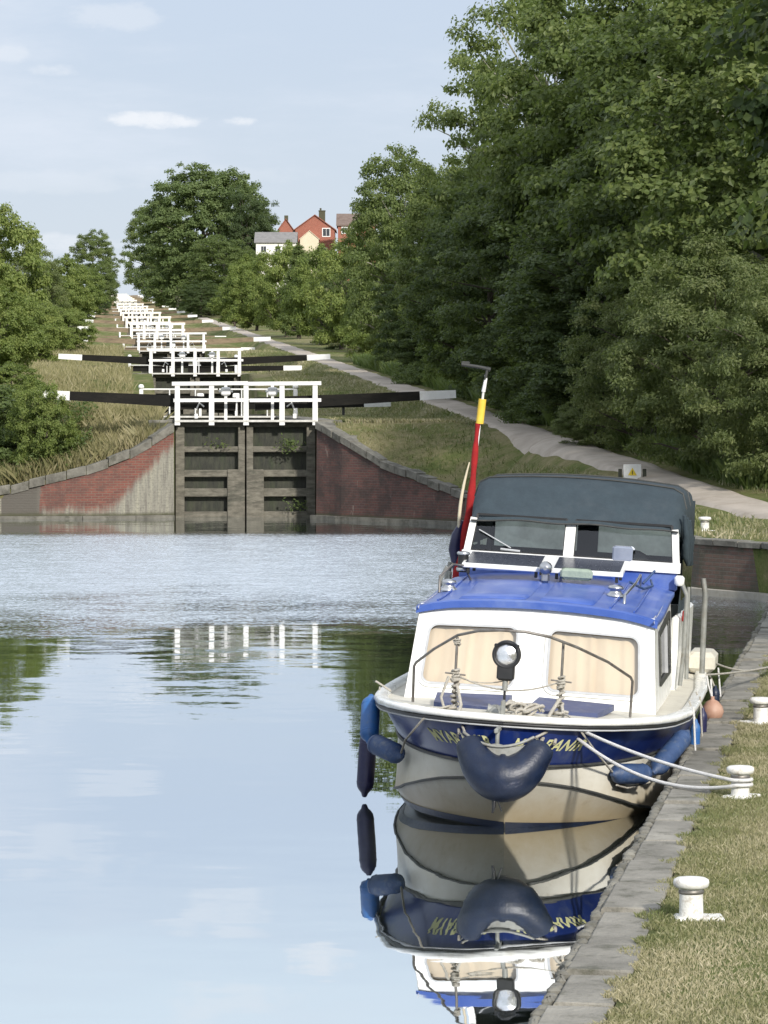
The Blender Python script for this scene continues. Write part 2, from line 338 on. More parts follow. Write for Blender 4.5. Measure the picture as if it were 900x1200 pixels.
def water_mat():
    m, nt, out = nodes('canal water'); L = nt.links
    geo = N(nt, 'ShaderNodeNewGeometry'); sep = N(nt, 'ShaderNodeSeparateXYZ'); L.new(geo.outputs['Position'], sep.inputs[0])
    pos = geo.outputs['Position']
    def nz(scale, detail, scl, off):
        mp = N(nt, 'ShaderNodeMapping'); mp.inputs['Scale'].default_value = scl; mp.inputs['Location'].default_value = off
        L.new(pos, mp.inputs[0]); n = N(nt, 'ShaderNodeTexNoise'); n.inputs['Scale'].default_value = scale; n.inputs['Detail'].default_value = detail
        n.inputs['Roughness'].default_value = .6
        L.new(mp.outputs[0], n.inputs['Vector']); s = N(nt, 'ShaderNodeSeparateColor'); L.new(n.outputs['Color'], s.inputs[0]); return s.outputs
    warp = noise(nt, pos, .16, 5, .65)
    yy = mathn(nt, 'ADD', sep.outputs[1], mathn(nt, 'MULTIPLY_ADD', warp, 34., -17.))
    rough_zone = mathn(nt, 'MULTIPLY', mapr(nt, yy, 51, 69), mapr(nt, sep.outputs[1], 96, 91))
    near_zone = mapr(nt, yy, 32, 62)
    a = nz(1.0, 2, (1.2, 2.4, 1), (3, 1, 0)); b = nz(15, 3, (1, 1.4, 1), (11, 5, 0)); c = nz(.35, 2, (.8, 2.0, 1), (1, 7, 0))
    def comp(i, ka, kb, kc):
        amp_a = mathn(nt, 'MULTIPLY_ADD', rough_zone, ka[1], mathn(nt, 'MULTIPLY_ADD', near_zone, ka[2], ka[0]))
        amp_b = mathn(nt, 'MULTIPLY_ADD', rough_zone, kb[1], mathn(nt, 'MULTIPLY_ADD', near_zone, kb[2], kb[0]))
        s = mathn(nt, 'MULTIPLY', mathn(nt, 'SUBTRACT', a[i], .5), amp_a)
        s = mathn(nt, 'ADD', s, mathn(nt, 'MULTIPLY', mathn(nt, 'SUBTRACT', b[i], .5), amp_b))
        return mathn(nt, 'ADD', s, mathn(nt, 'MULTIPLY', mathn(nt, 'SUBTRACT', c[i], .5), kc))
    nx = comp(0, (.003, .25, .010), (.001, 1.2, .012), .004); ny = comp(1, (.010, .45, .045), (.0015, 2.1, .040), .012)
    cb = N(nt, 'ShaderNodeCombineXYZ'); L.new(nx, cb.inputs[0]); L.new(ny, cb.inputs[1]); cb.inputs[2].default_value = 1
    vn = N(nt, 'ShaderNodeVectorMath', operation='NORMALIZE'); L.new(cb.outputs[0], vn.inputs[0])
    p = N(nt, 'ShaderNodeBsdfPrincipled'); p.inputs['Base Color'].default_value = (.045, .055, .038, 1)
    rg = mathn(nt, 'MULTIPLY_ADD', rough_zone, .19, mathn(nt, 'MULTIPLY_ADD', near_zone, .035, .012)); L.new(rg, p.inputs['Roughness']); p.inputs['IOR'].default_value = 1.45
    g = N(nt, 'ShaderNodeBsdfGlossy'); L.new(rg, g.inputs['Roughness']); g.inputs[0].default_value = (.94, .97, 1., 1)
    mx = N(nt, 'ShaderNodeMixShader'); mx.inputs[0].default_value = .80
    for s in (p, g): L.new(vn.outputs[0], s.inputs['Normal'])
    L.new(p.outputs[0], mx.inputs[1]); L.new(g.outputs[0], mx.inputs[2]); L.new(mx.outputs[0], out.inputs[0]); return m
M['water'] = water_mat()

# ------------------------------------------------------------------ layout functions
def axis(y): return 4.45 - .082 * np.maximum(y, 107.)
NL = 16
def gate_y(n): return 107.5 + 60 * n
def lev(n): return 2.97 + 1.93 * n + .007 * n * n
def Lz(y):
    y = np.asarray(y, float); n = np.clip(np.floor((y - 107.5) / 60.), -1, NL - 1)
    f = (y - 107.5) - 60 * n
    a = np.where(n < 0, lev(0), lev(n)); b = np.where(n < 0, lev(0), np.where(n >= NL - 1, lev(NL - 1) + .5, lev(n + 1)))
    return lerp(a, b, ss((f - 30) / 22.))
GP = [(-80, .50), (45, .55), (55, .75), (62, 1.05), (75, 1.28), (88, 2.0), (105, 2.8), (1020, 33.9), (1300, 36), (5000, 36)]
EP = [(-80, .50), (50, .50), (61.4, 1.0), (62, 1.05), (90, 1.0), (100, .92), (101.5, 1.3), (103, 1.75), (104.5, 2.5), (105.8, 2.97)]
def XS(y):
    return np.where(y <= 61.6, -1.76 + .1477 * y,
        np.where(y < 105.8, np.interp(y, [61.6, 63.1, 64.9, 68, 75, 85, 94, 100, 101.5, 103, 104.5, 105.8], [7.34, 7.1, 6.0, 5.3, 4.6, 3.8, 3.0, 2.37, 1.26, 0., -1.29, -2.0]), axis(y) + 2.24))
def hr(x, y):
    """ground height on the right bank"""
    x = np.asarray(x, float); y = np.asarray(y, float)
    t = x - XS(y); o = x - axis(y); G = np.interp(y, *zip(*GP)); E = np.interp(y, *zip(*EP))
    W = np.interp(y, [62, 75, 86, 99, 103, 106], [6, 5, 2.4, 2.4, 4.6, 6.5]); lo = lerp(E, G, ss(t / W)); hi = lerp(Lz(y), G, ss((o - 6.1) / 1.3))
    z = np.where(y < 105.8, lo, hi)
    z = z + .05 * np.maximum(o - 14, 0) * (y > 60) * np.minimum((y - 60) / 60, 1) * (o < 60) + np.where(o >= 60, 2.3 * np.minimum(np.maximum((y - 60) / 60, 0), 1), 0)
    z = z + 4.0 * ss((o - 12) / 14) * ss((y - 330) / 90)
    return z
WU = [(-400, -60), (-39, -60), (-37, 92), (-16, 103), (-12, 105.0), (-7.5, 105.5), (-5, 105.7), (-3.4, 106.1), (-2.24, 106.6)]
WZ = [(-400, .6), (-37, .6), (-12, .62), (-7.5, .87), (-4.9, 1.5), (-3.6, 1.95), (-2.24, 2.8)]
def wing_y(u): return np.interp(u, *zip(*WU))
def hl(x, y):
    x = np.asarray(x, float); y = np.asarray(y, float); u = x - axis(y)
    yw = wing_y(u); zw = np.interp(u, *zip(*WZ))
    G = np.interp(y, *zip(*GP)) + .4 * ss((-u - 8) / 6) * ss((y - 107) / 6)
    base = lerp(Lz(y), G, ss((-u - 4) / 4.))
    z = lerp(zw, base, ss((y - yw) / 6.5))
    return np.where(u < -38, lerp(.6, base, ss((y - 60) / 60)), z)
def gz(x, y):
    return float(hr(x, y)) if x > float(XS(np.array(float(y)))) - .01 else float(hl(x, y))

# ------------------------------------------------------------------ ground
def arr_mesh(name, V, F, mat, smooth=True, attr=None, uv=None, parent=None):
    me = bpy.data.meshes.new(name)
    V = np.asarray(V, np.float32); F = np.asarray(F, np.int32); k = F.shape[1]
    me.vertices.add(len(V)); me.vertices.foreach_set('co', V.ravel())
    me.loops.add(F.size); me.loops.foreach_set('vertex_index', F.ravel())
    me.polygons.add(len(F)); me.polygons.foreach_set('loop_start', np.arange(0, F.size, k, dtype=np.int32))
    me.polygons.foreach_set('loop_total', np.full(len(F), k, np.int32))
    me.polygons.foreach_set('use_smooth', np.full(len(F), smooth))
    if attr is not None:
        a = me.attributes.new('lv', 'FLOAT', 'POINT'); a.data.foreach_set('value', np.asarray(attr, np.float32))
    me.update(calc_edges=True); me.validate()
    if uv is not None:
        l = me.uv_layers.new(name='UVMap'); l.data.foreach_set('uv', np.asarray(uv, np.float32)[F.ravel()].ravel())
    if mat: me.materials.append(mat)
    o = bpy.data.objects.new(name, me); COL.objects.link(o)
    if parent is not None: o.parent = parent
    return o
ys = np.concatenate([np.arange(-60, 0, 5), np.arange(0, 60, .8), np.arange(60, 130, .5), np.arange(130, 260, 1.), np.arange(260, 1100, 3.), [1150, 1250, 1500, 2200, 3500, 5000]])
ts = np.concatenate([[0, 0, .28, .32], np.arange(.5, 20, .45), np.arange(20, 60, 3), [60, 80, 120, 200, 400, 900, 2500]])
Y, T = np.meshgrid(ys, ts, indexing='ij'); X = XS(Y) + T; Z = hr(X, Y) + .05 * np.sin(X * 1.7 + Y * .9) * np.sin(Y * .7) * np.minimum(T / 3, 1) * (T > .5)
Z -= .12 * ((T < .3) & (Y < 105.8))
Z[:, 0] -= 3.2
def gidx(R, C, off=0, flip=False):
    i, j = np.meshgrid(np.arange(R - 1), np.arange(C - 1), indexing='ij'); a = (i * C + j).ravel() + off
    q = np.stack([a, a + 1, a + C + 1, a + C], 1); return q[:, ::-1] if flip else q
V1 = np.stack([X, Y, Z], -1).reshape(-1, 3); F1 = gidx(len(ys), len(ts))
us = -np.concatenate([[2.24, 2.24], np.arange(2.6, 14, .4), np.arange(14, 38, 2), [38.9, 39.1, 45, 60, 90, 150, 300, 900, 2500]])
tt = np.concatenate([[0, 0], np.arange(.3, 14, .4), np.arange(14, 60, 1.5), np.arange(60, 1000, 4), [1050, 1200, 1600, 2500, 4800]])
U, TT = np.meshgrid(us, tt, indexing='ij'); Y2 = wing_y(U) + TT; X2 = U + axis(Y2)
Z2 = hl(X2, Y2) + .12 * np.sin(X2 * 1.1 + Y2 * .7) * np.sin(Y2 * .6 + 1) * np.minimum(TT / 2, 1) * np.minimum((-U - 2.24) / 2, 1)
Z2[:, 0] -= 3.2; Z2[0, :] -= 3.2
V2 = np.stack([X2, Y2, Z2], -1).reshape(-1, 3); F2 = gidx(len(us), len(tt), len(V1), True)
bx = [-2600, -60, 8, 2600]; by = [-60.0, -62, -600, -2500]; BX, BY = np.meshgrid(bx, by, indexing='ij')
V3 = np.stack([BX, BY, np.full(BX.shape, .5)], -1).reshape(-1, 3); F3 = gidx(4, 4, len(V1) + len(V2))
# canal bed under everything
V4 = np.array([[-60, -61, -2.2], [40, -61, -2.2], [40, 112, -2.2], [-60, 112, -2.2]]); F4 = np.array([[0, 1, 2, 3]]) + len(V1) + len(V2) + len(V3)
V5 = np.array([[4.45-.082*107.5 - 2.6, 107.9, 1.6]]); 
g = arr_mesh('ground', np.concatenate([V1, V2, V3, V4]), np.concatenate([F1, F2, F3, F4]), M['ground'])
tag(g, 'grassy canal banks climbing the hill beside the lock flight', 'ground', kind='structure')

# water in the basin and in every pound up the hill
mb = MB(); mb.add([(-60, -61, 0), (20, -61, 0), (20, 108.2, 0), (-60, 108.2, 0)], [(0, 1, 2, 3)])
tag(mb.build('water', M['water'], recalc=False), 'calm canal basin water with a band of ripples', 'water', kind='structure')
mb = MB()
for n in range(NL):
    y0 = gate_y(n) + .3; y1 = y0 + 25.8; y2 = gate_y(n + 1) + .2
    z0 = lev(n) - .9 if n else 1.6
    for a, b, z in ((y0, y1, z0), (y1, y2, lev(n) - .45)):
        mb.add([(axis(a) - 2.3, a, z), (axis(a) + 2.3, a, z), (axis(b) + 2.3, b, z), (axis(b) - 2.3, b, z)], [(0, 1, 2, 3)])
tag(mb.build('pound_water', M['water'], recalc=False), 'water held in the pounds between the locks', 'water', kind='structure')

# towpath
PC = [(-80, 6.5), (0, 8.2), (30, 10.5), (50, 11.9), (62, 10.9), (70, 9.2), (75, 8.3), (81, 7.15), (88, 6.25), (96, 5.2)]
def path_x(y):
    return np.where(y < 96, np.interp(y, *zip(*PC)), np.where(y < 107, lerp(5.2, axis(107) + 8.15, (y - 96) / 11), axis(y) + 8.25))
py = np.concatenate([np.arange(-60, 60, 1.), np.arange(60, 260, .5), np.arange(260, 1090, 3.)])
pxc = path_x(py); k = np.ones(9) / 9; pc = np.convolve(np.pad(pxc, 4, 'edge'), k, 'valid')
cols = np.linspace(-.76, .76, 9); wob = .12 * np.sin(py * .8) + .09 * np.sin(py * 2.3 + 1)
PX = pc[:, None] + cols[None, :] * (1 + wob[:, None] * np.abs(cols)[None, :]); PY = np.repeat(py[:, None], 9, 1)
PZ = hr(PX, PY) + .055; PZ[:, 0] -= .2; PZ[:, -1] -= .2
o = arr_mesh('path', np.stack([PX, PY, PZ], -1).reshape(-1, 3), gidx(len(py), 9), M['path'])
tag(o, 'pale gravel towpath curving up beside the locks', 'path', kind='structure')

# ------------------------------------------------------------------ walls
def resample(pts, step):
    out = [pts[0]]
    for a, b in zip(pts[:-1], pts[1:]):
        d = math.dist(a[:2], b[:2]); k = max(1, int(d / step))
        for i in range(1, k + 1): out.append(tuple(lerp(a[j], b[j], i / k) for j in range(3)))
    return out
def wall_mesh(name, pts, zb, thick, side, mat, parent, batter=0.04, z_of=None):
    """pts: (x, y, ztop) ; side +1: land lies to the right of travel"""
    pts = resample(pts, .5); n = len(pts); V = []; UVs = []; u = 0
    for i, p in enumerate(pts):
        a = pts[max(i - 1, 0)]; b = pts[min(i + 1, n - 1)]
        d = Vector((b[0] - a[0], b[1] - a[1], 0)).normalized(); nr = Vector((d.y, -d.x, 0)) * side
        if i: u += math.dist(p[:2], pts[i - 1][:2])
        q = Vector((p[0], p[1], 0))
        rows = [(q - nr * batter, zb), (q, p[2]), (q + nr * thick, p[2]), (q + nr * thick, zb)]
        for r, (w, z) in enumerate(rows):
            V.append((w.x, w.y, z)); UVs.append((u + (0, 0, 0, thick)[r], z if r != 2 else z + thick))
    F = []
    for i in range(n - 1):
        for r in range(3): F.append((i * 4 + r, i * 4 + r + 1, (i + 1) * 4 + r + 1, (i + 1) * 4 + r))
    o = arr_mesh(name, V, [f if side > 0 else f[::-1] for f in F], mat, False, uv=UVs, parent=parent)
    return o
def coping(name, pts, side, mat, parent, sl=.9, w=.4, h=.14, over=.04, jit=.012, gap=.012, rs=1, back_jit=0.):
    r = random.Random(rs); pts = resample(pts, .1); mb = MB(); cum = [0]
    for a, b in zip(pts[:-1], pts[1:]): cum.append(cum[-1] + math.dist(a[:2], b[:2]))
    def at(s):
        s = min(max(s, 0), cum[-1]); i = int(np.searchsorted(cum, s)); i = min(max(i, 1), len(cum) - 1)
        t = (s - cum[i - 1]) / max(cum[i] - cum[i - 1], 1e-6); a, b = pts[i - 1], pts[i]
        d = Vector((b[0] - a[0], b[1] - a[1], 0)).normalized()
        return Vector((lerp(a[0], b[0], t), lerp(a[1], b[1], t), lerp(a[2], b[2], t))), Vector((d.y, -d.x, 0)) * side
    s = 0
    while s < cum[-1] - .05:
        l = min(sl * r.uniform(.8, 1.2), cum[-1] - s); g = gap * r.uniform(.7, 1.6)
        p, np_ = at(s + g); q, nq = at(s + l - g)
        jo = r.uniform(-jit, jit); jw = w + r.uniform(-back_jit, back_jit); jz = r.uniform(-jit, jit); b = .014
        def corner(P, NN, e, z, tw=0): return P + NN * e + Vector((0, 0, z + jz + tw))
        t1 = r.uniform(-jit, jit) * .5
        al = (q - p).normalized()
        prof = [(-over + jo, .0 - .001), (-over + jo, h - b), (-over + jo + b, h), (jw - b, h), (jw, h - b), (jw, 0)]
        va = [corner(p, np_, e, z) + (al * b if z == h else Vector()) for e, z in prof]; vb = [corner(q, nq, e, z, t1) - (al * b if z == h else Vector()) for e, z in prof]
        n = len(prof)
        mb.add(va + vb, [tuple(range(n - 1, -1, -1)), tuple(range(n, 2 * n))] + [(i, i + 1, n + i + 1, n + i) for i in range(n - 1)])
        s += l
    return mb.build(name, mat, parent)

QH = .50
qp = [(float(XS(np.array(y * 1.))), y, tab(y, EP) - .12) for y in list(range(-60, 60, 4)) + [61.5]]
t = empty('quay_wall', (2.5, 29, 0), label='grey stone slab quay edge running past the moored boat', cat='quay wall')
def unparent_offset(root, o): o.parent = root; o.matrix_parent_inverse = Matrix.Translation(-Vector(root.location))
o = wall_mesh('wall', qp, -1.2, .5, 1, M['brick_quay'], None); unparent_offset(t, o)
o = coping('coping', qp, 1, M['stone'], None, sl=1.12, w=.31, h=.125, over=.03, jit=.016, gap=.026, rs=3, back_jit=.03); unparent_offset(t, o)
# weathered nosing course on the water side
mbn = MB(); rr = random.Random(5)
for i in range(900):
    y = -5 + i * .085; x = float(XS(np.array(y))) - .055 + rr.uniform(-.012, .01)
    if y > 60: break
    mbn.bbox((x, y, tab(y, EP) - .05 + rr.uniform(-.03, .012)), (.07 + rr.uniform(-.02, .02), .08, .11 + rr.uniform(-.02, .02)), .018, Matrix.Rotation(rr.uniform(-.25, .25), 3, 'Z'))
o = mbn.build('edging', M['stone_dark'], None); unparent_offset(t, o)

bp_ = [(float(XS(np.array(y))), float(y), tab(y, EP) - .10) for y in (61.6, 63.1, 64.9, 68, 75, 85, 94, 100)]
t = empty('bank_wall', (6, 65, 0), label='mossy brick bank wall behind the boat', cat='bank wall')
unparent_offset(t, wall_mesh('wall', bp_, -1.2, .5, 1, M['brick_bank'], None))
unparent_offset(t, coping('coping', bp_, 1, M['stone_dark'], None, sl=.8, w=.38, h=.11, over=.05, rs=8))
mbn = MB(); q = [(a[0] - .12, a[1] - .08, .06) for a in resample(bp_, .6)]
for a, b in zip(q[:-1], q[1:]): mbn.beam(a, b, .22, .12)
unparent_offset(t, mbn.build('ledge', M['walkway'], None))

wp = [(float(XS(np.array(y))), float(y), tab(y, EP) - .14) for y in (100, 100.7, 101.5, 102.2, 103, 103.8, 104.5, 105.2, 105.8)]
t = empty('wing_wall', (0, 103, 0), label='curved dark brick wing wall right of the bottom lock gates', cat='wing wall')
unparent_offset(t, wall_mesh('wall', wp, -1.2, .5, 1, M['brick_dark'], None))
unparent_offset(t, coping('coping', wp, 1, M['stone_dark'], None, sl=.62, w=.55, h=.22, over=.06, jit=.03, rs=12))
mbn = MB(); q = [(a[0] - .12, a[1] - .1, .05) for a in resample(wp, .6)]
for a, b in zip(q[:-1], q[1:]): mbn.beam(a, b, .2, .14)
unparent_offset(t, mbn.build('ledge', M['stone_dark'], None))

lu = [-2.24, -2.8, -3.4, -4.2, -5, -6.2, -7.5, -9.5, -12, -16, -22, -30, -37]
lp = [(u + float(axis(107)), float(wing_y(u)), tab(u, WZ) - .14) for u in lu]
t = empty('wing_wall', (-8, 105.8, 0), label='curved red brick wing wall left of the bottom lock gates', cat='wing wall')
unparent_offset(t, wall_mesh('wall', [p for p in lp if p[0] > -13], -1.2, .5, 1, M['brick_red'], None))
unparent_offset(t, wall_mesh('outer_wall', [p for p in lp if p[0] < -11], -1.2, .5, 1, M['stone_wall'], None, batter=.05))
unparent_offset(t, coping('coping', lp, 1, M['stone_dark'], None, sl=.62, w=.6, h=.27, over=.06, jit=.03, rs=15))
mbn = MB(); q = [(a[0], a[1] - .14, .03) for a in resample([p for p in lp if p[0] > -26], .6)]
for a, b in zip(q[:-1], q[1:]): mbn.beam(a, b, .2, .12)
unparent_offset(t, mbn.build('ledge', M['stone_dark'], None))

# basin far side walls (left and behind the camera)
t = empty('basin_wall', (-35, 20, 0), label='low stone wall along the far left side of the basin', cat='basin wall')
lp2 = [(-37 + float(axis(107)), 92., .5), (-39 + float(axis(107)), -60., .5), (-20., -61., .42), (-10.5, -61., .42)]
unparent_offset(t, wall_mesh('wall', lp2, -1.2, .6, -1 if False else 1, M['stone_wall'], None))

# ------------------------------------------------------------------ locks
FR = -math.atan(-.082)   # flight rotation about z
ORD = ['bottom', 'second', 'third', 'fourth', 'fifth', 'sixth', 'seventh', 'eighth', 'ninth', 'tenth', 'eleventh', 'twelfth', 'thirteenth', 'fourteenth', 'fifteenth', 'top']
def make_masonry():
    r = empty('lock_chamber', (0, 0, 0))
    for sgn in (-1, 1):
        V = []; F = []; UV = []
        x0, x1 = sgn * 2.24, sgn * 3.05
        ring = [(x0, -3.4), (x0, .0), (x1, .0), (x1, -3.4)]
        for j, y in enumerate((-.30, 28.5)):
            for i, (x, z) in enumerate(ring): V.append((x, y, z)); UV.append((y + i * .8 * 0 + (x if j == 0 else x), z))
        F = [(0, 1, 5, 4), (1, 2, 6, 5), (2, 3, 7, 6), (3, 2, 1, 0), (4, 5, 6, 7)]
        UV = [(v[1] + v[0], v[2]) for v in V]
        arr_mesh('side_wall', V, F, M['stone_wall'], False, uv=UV, parent=r)
        pts = [(sgn * 2.24, -.30, .0), (sgn * 2.24, 28.5, .0)]
        coping('coping', pts, 1 if sgn > 0 else -1, M['stone_dark'], r, sl=1.1, w=.8, h=.08, over=.02, rs=20 + sgn)
    V = [(-2.24, 26.0, -3.4), (2.24, 26.0, -3.4), (2.24, 26.0, -1.0), (-2.24, 26.0, -1.0)]
    arr_mesh('cill', V, [(0, 1, 2, 3)], M['stone_wall'], False, uv=[(v[0], v[2]) for v in V], parent=r)
    return r
def make_leaf(sgn, lower=True, far=False):
    """gate leaf; local x=0 at lock centre line, z=0 at lock-side level"""
    r = empty('lock_gate', (0, 0, 0)); X0, X1 = sgn * .02, sgn * 2.2; mid = (X0 + X1) / 2; wd = 2.18
    dz = 0 if lower else -.1
    f = MB()
    if lower:
        for z, h in ((-.04, .20), (-.84, .18), (-1.60, .22), (-2.20, .26), (-2.90, .2), (-3.3, .3)):
            f.bbox((mid, .0, z), (wd, .30, h), .015)
        f.bbox((X1 - sgn * .14, -.03, -1.7), (.28, .34, 3.5), .02); f.bbox((X0 + sgn * .11, -.03, -1.7), (.21, .34, 3.5), .02)
        f.bbox((X0 + sgn * .28, -.05, -2.30), (.55, .32, 1.65), .02)
    else:
        for z in (-.1, -.8, -1.4): f.bbox((mid, 0, z), (wd, .26, .2), .015)
        f.bbox((X1 - sgn * .13, -.02, -.9), (.26, .3, 2.2), .02); f.bbox((X0 + sgn * .1, -.02, -.9), (.2, .3, 2.2), .02)
    f.build('gate_frame', M['timber'], r)
    p = MB(); nb = 9
    for i in range(nb):
        x = lerp(X0 + sgn * .12, X1 - sgn * .16, (i + .5) / nb); p.box((x, .17, -1.7 if lower else -.9), (abs(X1 - X0) / nb * .93, .06, 3.4 if lower else 2.), Matrix.Rotation(random.uniform(-.02, .02), 3, 'Z'))
    p.box((mid, .215, -1.7 if lower else -.9), (abs(X1 - X0) + .12, .02, 3.5 if lower else 2.1))
    p.build('planking', M['timber_dark'], r)
    w = MB(); w.bbox((mid, -.34, .05), (wd + .06, .36, .07), .008); w.build('walkway', M['white_worn'], r)
    if lower:
        h = MB(); xs = (-2.15, -1.08, .0) if sgn < 0 else (1.13, 2.17)
        pw_, rw_ = (.24, .22) if far else (.17, .14)  # far boards thickened so the glare of sunlit rails reads as solid white
        for x in xs: h.beam((x, -.46, -.08), (x, -.46, 1.20), pw_, .10, (0, 1, 0), pw_ * .9, .09)
        a, b = (-2.32, .06) if sgn < 0 else (.06, 2.36)
        h.beam((a, -.46, 1.22), (b, -.46, 1.24), .14, rw_ - .02); h.beam((a + .05, -.44, .70), (b, -.44, .71), .09, rw_ - .03)
        h.build('handrail', M['sunlit_white'] if far else M['white'], r)
        # paddle gear: rack post, head casing, windlass spindle
        g_ = MB(); x = sgn * (.85 if sgn > 0 else .62)
        g_.bbox((x, -.02, .62), (.10, .10, 1.1), .01); g_.bbox((x, -.04, .98), (.30, .24, .26), .04); g_.tube([(x - .22, -.08, .98), (x + .22, -.08, .98)], .03, 8)
        g_.build('paddle_gear', M['white'], r)
        g2 = MB(); g2.bbox((sgn * 1.55, -.05, .20), (.12, .12, .16), .02); g2.tube([(sgn * 1.55, -.05, .4), (sgn * 1.45, -.1, .62), (sgn * 1.3, -.1, .5)], .03, 6)
        g2.build('collar', M['white'], r)
    else:
        h = MB(); a = sgn * .03; b = sgn * 3.0
        h.tube([(a, -.3, 1.12), (b, -.3, 1.12)], .035, 6); h.tube([(a, -.3, .72), (b, -.3, .72)], .025, 6)
        for x in (sgn * .9, sgn * 1.9): h.tube([(x, -.3, 0), (x, -.3, 1.12)], .03, 6)
        h.bbox((b, -.3, .55), (.16, .16, 1.15), .02); h.lathe([(.02, 0), (.10, .04), (.12, .10), (.08, .18), (.02, .2)], (b, -.3, 1.12), 10)
        h.build('handrail', M['white'], r)
        g_ = MB(); x = sgn * .7; g_.bbox((x, -.02, .5), (.10, .10, .9), .01); g_.bbox((x, -.04, .85), (.28, .22, .24), .04); g_.build('paddle_gear', M['white'], r)
    zb, up, xe = (.66, .24, 6.66) if lower else (.52, .06, 6.75)
    xw = xe - (1.15 if lower else 1.05)
    za = lambda x: zb + up * (x - 1.9) / (xe - 1.9); th = lambda x: lerp(.42, .25, (x - .3) / (xe - .3)) if lower else lerp(.36, .26, x / xe)
    b = MB(); b.beam((sgn * .3, .10, za(.3)), (sgn * xw, .10, za(xw)), .34, th(.3), w2=.3, h2=th(xw))
    be = b.build('balance_beam', M['beam_black'], r)
    e = MB(); e.beam((sgn * (xw + .002), .10, za(xw)), (sgn * xe, .10, za(xe)), .302, th(xw) + .004, w2=.29, h2=th(xe)); e.build('beam_end', M['white'], be)
    if not lower:
        s = MB(); s.bbox((sgn * 4.9, .10, .2), (.10, .14, .75), .01); s.build('beam_rest', M['dark_frame'], r)
    return r
ch0 = make_masonry(); L0 = {(s, l): make_leaf(s, l) for s in (-1, 1) for l in (True, False)}
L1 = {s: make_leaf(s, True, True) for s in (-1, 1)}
for o in [ch0] + list(L0.values()) + list(L1.values()): reg(o)
first = True
browned = {}
for n in range(NL):
    o = ch0 if n == 0 else copy_tree(ch0)
    y = gate_y(n); o.location = (float(axis(y)), y, lev(n)); o.rotation_euler = (0, 0, FR)
    tag(o, f'grey stone side walls and coping of the {ORD[n]} lock in the flight', 'lock chamber', 'lock chambers up the hill')
    for (s, l), src in L0.items():
        q = src if n == 0 else copy_tree(src)
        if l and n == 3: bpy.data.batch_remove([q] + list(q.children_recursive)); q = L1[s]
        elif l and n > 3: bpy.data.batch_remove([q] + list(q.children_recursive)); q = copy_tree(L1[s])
        yy = y if l else y + 25.6
        q.location = (float(axis(yy)), yy, lev(n)); q.rotation_euler = (0, 0, FR)
        side = 'left' if s < 0 else 'right'
        if l: lab = f'{side} leaf of the lower gates at the {ORD[n]} lock, white handrail, long balance beam'
        else: lab = f'{side} upper gate leaf behind the {ORD[n]} lock chamber with low white-ended beam'
        tag(q, lab, 'lock gate', 'lower lock gates with white handrails' if l else 'upper lock gates up the flight')
# far lock beams are brown instead of black
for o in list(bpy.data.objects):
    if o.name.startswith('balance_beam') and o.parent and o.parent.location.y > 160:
        if 'b' not in browned or o.data.name not in browned:
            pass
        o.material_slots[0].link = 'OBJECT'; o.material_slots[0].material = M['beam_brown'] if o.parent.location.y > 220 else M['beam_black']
# stone breast wall at the head of the flight
# ------------------------------------------------------------------ foliage
def leaf_cloud(cent, nrm, size, aspect=.7, droop=.3, up=.45, r=None):
    """quads (diamond leaves) at centres with loose outward normals"""
    r = r or rng; n = len(cent)
    d = nrm + r.normal(0, .65, (n, 3)); d[:, 2] += up; d /= np.linalg.norm(d, axis=1)[:, None] + 1e-9
    a = r.normal(0, 1, (n, 3)); a[:, 2] -= droop; a -= d * np.sum(a * d, 1)[:, None]; a /= np.linalg.norm(a, axis=1)[:, None] + 1e-9
    b = np.cross(d, a); s = size * r.uniform(.6, 1.35, n)[:, None]
    mid = cent + a * s * .45
    v = np.stack([cent, mid + b * s * aspect * .5 + d * s * .08, cent + a * s, mid - b * s * aspect * .5 + d * s * .08], 1)
    return v.reshape(-1, 3)
def sm_noise(p, seed, f=1.):
    r = np.random.default_rng(seed); out = 0
    for k in range(4):
        w = r.normal(0, 1, 3) * f * (1 + k * .8); out = out + np.sin(p @ w + r.uniform(0, 6.28)) / (1 + k * .5)
    return out / 2.2
